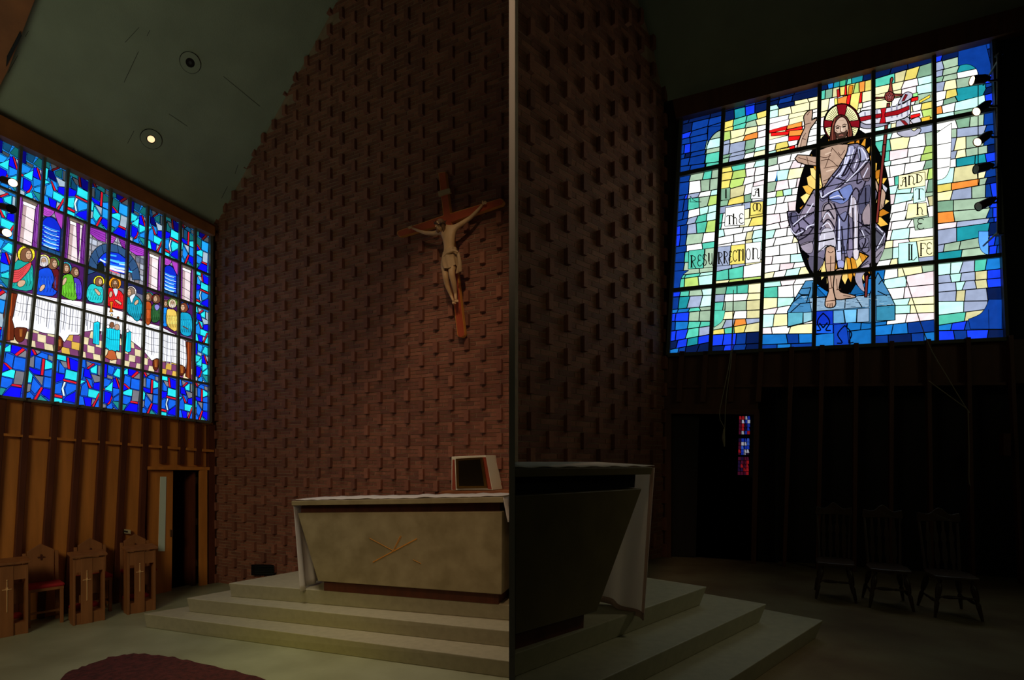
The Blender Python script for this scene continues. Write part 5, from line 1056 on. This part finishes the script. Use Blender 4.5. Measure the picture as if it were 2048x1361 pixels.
lc = mb.build('loincloth', mat('carved_cloth', (186, 150, 104), .7, var=.1)); world_child(lc, fig)

# ---- prie-dieux and chairs along the left wall
Uv = Vector((.65, .76, 0)).normalized(); Vv = Vector((-.76, .65, 0)).normalized(); ANG = math.atan2(Uv.y, Uv.x)
M_pd = mat('kneeler_oak', (150, 96, 52), .5, var=.18, scale=4, stretch=(3, 3, .4))
M_cross2 = mat('pale_brass', (236, 190, 130), .4)
def prie_dieu():
    W, D, H = .33, .30, .84; r = empty('prie_dieu')      # local x: width, y: depth (to the wall), z up
    MB().box((.013, .09, H / 2), (.026, .18, H)).build('side_panel', M_pd, r, bevel=.003); MB().box((W - .013, .09, H / 2), (.026, .18, H)).build('side_panel', M_pd, r, bevel=.003)
    MB().prism([(-.02, -.03, H), (W + .02, -.03, H), (W + .02, .22, H + .03), (-.02, .22, H + .03)], [(-.02, -.03, H + .025), (W + .02, -.03, H + .025), (W + .02, .22, H + .055), (-.02, .22, H + .055)]).build('top', M_pd, r, bevel=.004)
    MB().box((W * .42, .006, H / 2), (W * .36, .02, H)).build('front_plank', M_pd, r, bevel=.003)
    MB().box((W / 2, .09, .07), (W - .05, .15, .14)).build('base', M_pd, r); MB().box((W / 2, .01, H - .10), (W - .05, .015, .17)).build('top_rail', M_pd, r)
    MB().box((W / 2, .17, H * .55), (W - .05, .012, .25)).build('book_shelf', M_pd, r)
    c = MB().box((W * .42, -.008, H * .56), (.008, .008, .36)); c.box((W * .42, -.008, H * .66), (.085, .008, .008)); c.box((W * .42, -.009, H * .67), (.02, .008, .03)); c.box((W * .42, -.008, H * .79), (.012, .008, .012))
    c.build('cross_emblem', M_cross2, r)
    MB().box((W / 2, .265, .08), (W - .04, .17, .15)).build('kneeler_box', M_pd, r, bevel=.003); k = MB().box((W / 2, .27, .175), (W - .04, .18, .05)).build('kneeler_pad', M_red, r, bevel=.02); k['label'] = 'red padded kneeler'
    return r
def chair_a():
    W, D = .36, .30; r = empty('side_chair'); S = .45
    MB().box((W / 2, D / 2, S + .0), (W, D, .04)).build('seat_frame', M_pd, r, bevel=.004); k = MB().box((W / 2, D / 2 - .01, S + .035), (W + .02, D + .0, .045)).build('seat', M_red, r, bevel=.02); k['label'] = 'red upholstered seat'
    for x in (.02, W - .02):
        MB().box((x, .02, S / 2), (.035, .035, S)).build('leg', M_pd, r, bevel=.003)
        MB().prism([(x - .018, D - .04, 0), (x + .018, D - .04, 0), (x + .018, D - .005, 0), (x - .018, D - .005, 0)], [(x - .018, D, .88), (x + .018, D, .88), (x + .018, D + .03, .88), (x - .018, D + .03, .88)]).build('leg', M_pd, r, bevel=.003)
    P = [(.05, D + .012, .50), (W - .05, D + .012, .50), (W - .045, D + .022, .90), (W * .5, D + .026, .99), (.045, D + .022, .90)]
    b = MB().slab(P, (0, -.022, 0)).build('backrest', M_pd, r, bevel=.003)
    m = MB(); cx, cy, cz = W / 2, D - .012, .82
    for a in (0, 90, 180, 270): m.box((cx + .018 * math.cos(R(a)), cy, cz + .018 * math.sin(R(a))), (.016, .006, .016))
    m.box((cx, cy, cz), (.012, .008, .07)); m.box((cx, cy, cz), (.07, .008, .012)); m.build('carved_cross', M_dkwood, b)
    MB().box((.02, D / 2, .14), (.02, D - .05, .025)).build('stretcher', M_pd, r); MB().box((W - .02, D / 2, .14), (.02, D - .05, .025)).build('stretcher', M_pd, r); MB().box((W / 2, D / 2, .14), (W - .05, .02, .025)).build('stretcher', M_pd, r)
    return r
P0 = prie_dieu(); C0 = chair_a()
for i, (px_, py_, lb) in enumerate(((-19, 1281, 'oak prie-dieu with a thin brass cross, nearest of the three, cut by the photo edge'), (146, 1253, 'oak prie-dieu with red kneeler and brass cross, middle of the three'), (255, 1231, 'oak prie-dieu with red kneeler, farthest of the three, before the chair by the door'))):
    o = P0 if i == 0 else copy_tree(P0); o.location = FA.at(px_, py_); o.rotation_euler = (0, 0, ANG)
    tag(o, lb, 'prie-dieu', 'prie-dieux in front of the oak panelling')
for i, (x, y, lb) in enumerate(((-5.93, 6.72, 'oak side chair with pointed carved back and red seat, between the two nearer prie-dieux'), (-5.68, 7.22, 'oak side chair with red seat, mostly hidden behind the middle prie-dieu'), (-5.34, 7.62, 'oak side chair with red seat and pointed back, nearest the open door'))):
    o = C0 if i == 0 else copy_tree(C0); o.location = (x, y, ZA); o.rotation_euler = (0, 0, ANG)
    tag(o, lb, 'chair', 'side chairs along the oak panelling')
# ---- rug
M_rug = mat('red_rug', (84, 32, 30), .95, var=.45, scale=22, bump=.8, bscale=90)
rp = [(90, 1400), (132, 1352), (180, 1333), (225, 1318), (269, 1311), (312, 1315), (350, 1320), (400, 1332), (460, 1345), (520, 1362), (600, 1400)]
rs = random.Random(8); pts = []
for (x0, y0), (x1, y1) in zip(rp[:-1], rp[1:]):
    for k in range(6): t = k / 6; pts.append((x0 + (x1 - x0) * t + rs.uniform(-2, 2), y0 + (y1 - y0) * t + rs.uniform(-1.6, 1.6)))
P = [FA.at(x, y) for x, y in pts] + [Vector((-1.6, 2.6, ZA)), Vector((-4.4, 2.6, ZA))]
for p in P: p.z = ZA + .001
o = MB().slab(P, (0, 0, .022)).build('rug', M_rug); tag(o, 'dark red shaggy rug on the pale floor before the altar steps', 'rug')

# ---- recessed ceiling lights (left)
def downlight(px, py, lit, lb):
    c = CA.at(px, py, .003); n = CA.normal(); a = n.orthogonal().normalized(); b = n.cross(a); k = c.y / FPX
    r = empty('ceiling_light', c); tag(r, lb, 'ceiling light', 'recessed lights in the left ceiling')
    def ring(r0, r1, z0, z1, N=28):
        vs = [c + (a * math.cos(t) + b * math.sin(t)) * rr + n * zz for rr, zz in ((r0, z0), (r1, z0), (r1, z1), (r0, z1)) for t in [2 * math.pi * q / N for q in range(N)]]
        return vs, [(i * N + q, i * N + (q + 1) % N, ((i + 1) % 4) * N + (q + 1) % N, ((i + 1) % 4) * N + q) for i in range(4) for q in range(N)]
    mb = MB(); mb.add(*ring(k * 8.5, k * 18.4, .001, .012)); world_child(mb.build('trim_ring', M_ceil), r)
    mb = MB(); mb.add(*ring(k * 18.5, k * 19.1, .001, .012)); world_child(mb.build('gap_ring', M_black), r)
    N = 24; vs = [c + n * .004 + (a * math.cos(2 * math.pi * q / N) + b * math.sin(2 * math.pi * q / N)) * k * 8.6 for q in range(N)]
    d = MB().add(vs, [tuple(range(N))]).build('aperture', mat('black_baffle', (8, 8, 8), .4)); world_child(d, r)
    vs = [c + n * .008 + Vector((0, 0, -.0)) + (a * math.cos(2 * math.pi * q / N) + b * math.sin(2 * math.pi * q / N)) * k * (6.6 if lit else 3) for q in range(N)]
    bl = MB().add(vs, [tuple(range(N))]).build('lamp', mat('lit_lamp', (255, 220, 170), .4, emit=(255, 214, 160), estr=1.3) if lit else mat('unlit_lamp', (60, 66, 66), .15), None); world_child(bl, r)
    return r
downlight(380, 125, False, 'unlit round recessed light high in the left ceiling')
downlight(302, 278, True, 'glowing round recessed light in the left ceiling, above the window')
# ceiling joints and hairline cracks
mb = MB()
for p in ([(278, 55), (250, 85)], [(277, 103), (248, 165)], [(300, 60), (294, 72)], [(447, 153), (520, 213)], [(338, 228), (375, 253)], [(268, 262), (255, 287)], [(148, 297), (140, 310)], [(476, 330), (470, 348)], [(455, 373), (443, 397)], [(57, 62), (50, 74)], [(36, 110), (16, 146)]):
    (x0, y0), (x1, y1) = p; L = math.hypot(x1 - x0, y1 - y0); nx, ny = -(y1 - y0) / L * .45, (x1 - x0) / L * .45
    P = [CA.at(x, y, .002) for x, y in ((x0 + nx, y0 + ny), (x1 + nx, y1 + ny), (x1 - nx, y1 - ny), (x0 - nx, y0 - ny))]; mb.slab(P, CA.normal() * .001)
mb.build('trim_81', mat('ceiling_joint', (52, 50, 40), .9), kind='structure')
px_box(CA, [(-160, -60), (85, -50), (62, 0), (12, 132), (-160, 470)], .12, .02).build('trim_80', M_beam, kind='structure')
px_box(CA, [(40, 62), (14, 112), (12, 132), (43, 70)], .02, .141).build('trim_82', M_void, kind='structure')

# ---- spotlights
M_can = mat('brown_lamp_can', (60, 36, 26), .4, metal=.4); M_hot = mat('hot_lens', (255, 230, 190), .3, emit=(255, 226, 178), estr=3.2); M_off = mat('dark_lens', (10, 10, 12), .2)
def spotlight(pl, f, b, post, r_px, lit, lb, grp, off=.55, fo=0.0):
    F, B, Pp = pl.at(*f, off + fo), pl.at(*b, off), pl.at(*post, off); k = F.y / FPX * r_px
    ax = (B - F).normalized(); vis = (CAM - F).normalized(); ax = (ax - vis * .55).normalized() if False else ax
    F2 = F + vis * k * .9; L = (B - F).length; ax = (B - F2).normalized()
    r = empty('spotlight', B); tag(r, lb, 'spotlight', grp)
    mb = MB(); mb.tube([F2, F2 + ax * k * .5, F2 + ax * (L * .7 + k), F2 + ax * (L + k * 1.6)], [k * 1.06, k, k * .95, k * .35], 20, closed=False); world_child(mb.build('can', M_can), r)
    a = ax.orthogonal().normalized(); bb = ax.cross(a); vs = [F2 + ax * k * .12 + (a * math.cos(t) + bb * math.sin(t)) * k * .9 for t in [2 * math.pi * q / 20 for q in range(20)]]
    world_child(MB().add(vs, [tuple(range(20))]).build('lens', M_hot if lit else M_off), r)
    world_child(MB().tube([B, (B + Pp) / 2 + Vector((0, 0, -.02)), Pp], .014, 8).build('arm', M_black), r)
    return r
def pole(pl, p, q, off, lb):
    a, b = pl.at(*p, off), pl.at(*q, off); b.x, b.y = a.x, a.y
    o = MB().tube([a, b], .025, 10); 
    for z in (a.z, b.z): o.box((a.x, a.y, z), (.07, .07, .02))
    n = pl.normal(); 
    for z in (a.z - .05, b.z + .05): o.tube([(a.x, a.y, z), Vector((a.x, a.y, z)) - n * (off)], .012, 8)
    o = o.build('light_pole', M_black); tag(o, lb, 'light pole'); return o
grp = 'spotlights beside the right window'
for f, b, po, lit, lb in (((1943, 161.5), (1968, 158), (1996, 160), 1, 'lit brown spotlight at the right window, topmost of its column of five'),
    ((1952, 224), (1973, 209), (1996, 212), 1, 'lit brown spotlight, second from the top beside the right window'), ((1954, 285), (1975, 270), (1996, 274), 1, 'lit brown spotlight, middle of the five beside the right window'),
    ((1951, 339), (1976, 333), (1996, 334), 0, 'unlit black spotlight directly under the three lit ones'), ((1956, 414), (1981, 402), (1996, 404), 0, 'unlit black spotlight, lowest of the five beside the right window')):
    spotlight(WB, f, b, po, 8.6, lit, lb, grp)
pole(WB, (1998, 110), (1998, 470), .55, 'thin black vertical pole carrying the spotlights beside the right window')
grp = 'spotlights at the left window'
for f, b, po, lit, lb in (((26, 366), (2, 358), (-20, 360), 1, 'lit spotlight at the near end of the left window, upper of the two lit ones'), ((23, 418), (0, 412), (-20, 413), 0, 'unlit dark spotlight between two lit ones at the left window'), ((14, 466), (-8, 460), (-20, 461), 1, 'lit spotlight at the near end of the left window, lowest of its column')):
    spotlight(WA, f, b, po, 8.0, lit, lb, grp, .40, .45)
pole(WA, (-22, 320), (-22, 500), .40, 'thin black pole carrying the spotlights at the left window')

# ================================================================== right sanctuary
EB = half + .003
zpB = ZB + 3 * SB; hpB = hplane(zpB)
b0, b1 = hpB.at(1030.6, 1300), hpB.at(1167, 1256.5)
dfb = (b1 - b0).normalized(); FPB = Plane(b0, Vector((dfb.y, -dfb.x, 0))); nfb = FPB.normal(); bkb = -nfb
al = empty('altar', b1); tag(al, 'dark stone altar with tapering front on the right-hand steps, half cut by the dividing wall', 'altar')
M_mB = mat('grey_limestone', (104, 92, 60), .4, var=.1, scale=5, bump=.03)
px_poly(FPB, [(1024, 1268), (1024, 1302), (1167, 1256.5), (1168, 1228)], .45, 0, 'plinth', M_dkwood, al, EB, False)
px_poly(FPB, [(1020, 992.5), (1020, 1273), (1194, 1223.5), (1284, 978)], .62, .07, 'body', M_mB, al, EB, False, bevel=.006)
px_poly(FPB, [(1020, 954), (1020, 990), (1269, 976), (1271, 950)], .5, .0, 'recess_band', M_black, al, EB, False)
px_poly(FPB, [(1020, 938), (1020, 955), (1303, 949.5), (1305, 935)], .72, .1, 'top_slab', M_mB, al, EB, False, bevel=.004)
clB = empty('altar_cloth', FPB.at(1305, 935)); tag(clB, 'thin white cloth on the dark right altar, falling over its far end beside the steps', 'cloth')
tl, tr = FPB.at(1020, 937, .1), FPB.at(1309, 934.2, .1)
o = sheet('top_sheet', lambda u, v: tl + (tr - tl) * u + bkb * (.72 * v) + Vector((0, 0, .006 + .022 * min(1, v * 1.6) + .004 * math.sin(u * 40 + v * 4))), 60, 8, M_linen, clB); clipx(o, EB, False)
M_veil = linen('thin_linen', (252, 242, 230), .55)
q0, q1 = FPB.at(1309, 936, .09), FPB.at(1287, 1242, .09)
def fall(u, v):
    p = q0 + (q1 - q0) * v + bkb * (.62 * u) + dfb * (.03 * v * math.sin(u * 15))
    zf = q1.z + (zpB + .02 - q1.z) * min(1, u * 1.5); p.z = q0.z + (zf - q0.z) * v; return p
o = sheet('end_fall', fall, 44, 18, M_veil, clB)
h_ = sheet('hem', lambda u, v: fall(u * .06, v) + nfb * .004 - dfb * .004, 3, 18, linen('hem_grey', (244, 228, 218), .55), clB)
h2_ = sheet('hem', lambda u, v: fall(u, .955 + v * .045) - dfb * .006, 44, 2, MATS['hem_grey'], clB)

# ---- three spindle-back chairs
M_ch = mat('dark_chair_wood', (78, 58, 44), .4, var=.2, scale=6)
def turned(mb, p, q, r=.018):
    p, q = Vector(p), Vector(q); prof = [(0, .9), (.08, 1), (.12, .6), (.18, 1.25), (.3, 1.5), (.5, 1.1), (.56, .65), (.62, 1.1), (.8, .9), (1, .6)]
    mb.tube([p + (q - p) * t for t, _ in prof], [r * k for _, k in prof], 10); return mb
def spindle_chair():
    r = empty('spindle_chair'); W, D, S = .39, .44, .44
    seat = [(-W / 2, 0), (-W / 2 - .01, D * .6), (-W / 2 + .03, D), (W / 2 - .03, D), (W / 2 + .01, D * .6), (W / 2, 0), (W * .2, -.025), (-W * .2, -.025)]
    MB().prism([(x, y, S - .035) for x, y in seat], [(x, y, S) for x, y in seat]).build('seat', M_ch, r, bevel=.01)
    for x in (-1, 1):
        for y, yy in ((.05, -.03), (D - .05, D + .05)): turned(MB(), (x * (W / 2 - .06), y, S - .03), (x * (W / 2 + .01), yy, 0), .021).build('leg', M_ch, r)
        turned(MB(), (x * (W / 2 - .02), .0, .16), (x * (W / 2 - .02), D, .16), .012).build('stretcher', M_ch, r)
        MB().tube([(x * (W / 2 - .035), D - .03, S), (x * (W / 2 - .02), D + .05, .8), (x * (W / 2 - .01), D + .12, 1.06)], [.018, .016, .013], 10).build('back_post', M_ch, r)
    turned(MB(), (-W / 2 + .02, 0, .22), (W / 2 - .02, 0, .22), .013).build('stretcher', M_ch, r)
    crest = [(-W / 2 - .01, .98)] + [(-W / 2 + W * k / 12, 1.055 + .06 * math.exp(-((k - 6) / 2.2) ** 2) + .012 * math.cos(k * .52 * 2)) for k in range(13)] + [(W / 2 + .01, .98)] + [(W / 2 - W * k / 8, .965 + .012 * math.sin(math.pi * k / 8)) for k in range(9)]
    MB().prism([(x, D + .085 + .03 * (z - .98) - .03 * math.cos(x * 5), z) for x, z in crest], [(x, D + .107 + .03 * (z - .98) - .03 * math.cos(x * 5), z) for x, z in crest]).build('crest_rail', M_ch, r, bevel=.004)
    for k in range(4):
        x = -.11 + .0733 * k; mb = MB(); L = [(0, .012), (.12, .013), (.2, .024), (.34, .025), (.46, .018), (.55, .014), (.62, .026), (.72, .022), (.8, .012), (1, .011)]
        z0, z1 = S, .975; y0, y1 = D - .03, D + .075
        A_ = [Vector((x, y0 + (y1 - y0) * t, z0 + (z1 - z0) * t)) for t, _ in L]
        vs = []
        for p, (t, w_) in zip(A_, L): vs += [p + Vector((-w_, -.006, 0)), p + Vector((w_, -.006, 0)), p + Vector((w_, .006, 0)), p + Vector((-w_, .006, 0))]
        fs = [(i * 4 + j, i * 4 + (j + 1) % 4, (i + 1) * 4 + (j + 1) % 4, (i + 1) * 4 + j) for i in range(len(L) - 1) for j in range(4)] + [(3, 2, 1, 0), tuple(len(vs) - 4 + j for j in range(4))]
        mb.add(vs, fs).build('spindle', M_ch, r)
    return r
S0 = spindle_chair()
for i, (px_, d_, rz, lb) in enumerate(((1652, 6.72, 28, 'dark wooden spindle-back chair, the one nearest the doorway'), (1758, 6.35, 25, 'dark wooden spindle-back chair, middle of the row of three'), (1885, 5.98, 20, 'dark wooden spindle-back chair, farthest from the doorway'))):
    o = S0 if i == 0 else copy_tree(S0); o.location = ((px_ - CX) / FPX * d_, d_ - .2, ZB); o.rotation_euler = (0, 0, R(-rz))
    tag(o, lb, 'chair', 'spindle-back chairs under the right window')
# ---- narrow window in the right sacristy
SP = Plane(WB.p - WB.normal() * 2.05, WB.n)
w3 = empty('window_3', SP.at(1490, 950)); w3['kind'] = 'structure'
S_ = Glass(SP, .42, 21); S_.raw([(1477, 830), (1503, 830), (1499, 953), (1474, 951)], (0, 0, 0), 0)
sp = [(90, 20, 50), (30, 60, 200), (180, 30, 40), (210, 210, 230), (60, 100, 220), (40, 20, 60), (190, 190, 200)]
for j in range(16):
    for i in range(4):
        y0 = 833 + j * 7.4
        if 868 < y0 < 874 or 908 < y0 < 914: continue
        x0 = 1478.5 - j * .2 + i * 5.6; c_ = S_.rnd.choice([sp[0], sp[2], sp[5], sp[0]] if i == 0 or j > 10 else sp if not 5 < j < 10 else [sp[1], sp[4], sp[3], sp[1]])
        S_.raw([(x0, y0), (x0 + S_.rnd.uniform(3, 5.2), y0), (x0 + 5, y0 + 6.6), (x0, y0 + 6.6)], S_.col(c_), .002)
gl = S_.build('glass', w3, 1.0); gl.matrix_parent_inverse = Matrix.Translation(-w3.location)
mb = MB()
for q in ([(1474, 827), (1506, 827), (1506, 831), (1474, 831)], [(1472, 951), (1503, 953), (1503, 957), (1472, 955)], [(1475, 870), (1503, 870), (1503, 874), (1475, 874)], [(1474, 910), (1502, 910), (1502, 914), (1474, 914)], [(1490, 830), (1491.2, 830), (1488.6, 952), (1487.4, 952)]): px_box(SP, q, .03, .003, mb)
world_child(mb.build('window_frame', M_black), w3)
world_child(px_box(SP, [(1502, 829), (1499, 954), (1506, 956), (1510, 829)], .12, 0).build('reveal', mat('pale_reveal', (150, 152, 160), .8)), w3)
# ---- pull cords
M_cord = mat('pale_cord', (170, 160, 130), .8)
def cord(name, strands, off, lb, end=None):
    mb = MB()
    for st_ in strands: mb.tube([WB.at(x, y, off) for x, y in smooth(st_, 4)], .006, 6)
    if end: mb.tube([WB.at(*end[0], off), WB.at(*end[1], off), WB.at(*end[2], off)], [.012, .028, .01], 8)
    o = mb.build(name, M_cord); tag(o, lb, 'cord'); return o
cord('pull_cord', [[(1467, 580), (1462, 701), (1450, 770), (1439, 830), (1449, 858), (1448, 880)], [(1467, 582), (1464, 702), (1452, 800), (1449, 890)]], .22, 'thin looped pull cord with a small weight hanging before the dark doorway', [(1448, 858), (1447, 876), (1449, 894)])
cord('pull_cord', [[(1805, 537), (1854, 681), (1895, 755), (1932, 816), (1940, 826)], [(1857, 762), (1895, 790), (1934, 818)], [(1936, 822), (1938, 900), (1938, 960), (1941, 972)]], .24, 'thin slack pull cord crossing the right window and tied to a rib')
o = px_box(WB, [(1998, 868), (1998, 912), (2014, 914), (2014, 868)], .14, .12).build('wall_speaker', M_dkwood, bevel=.01); tag(o, 'small dark box fixed to the dark wall past the third spindle chair', 'speaker')
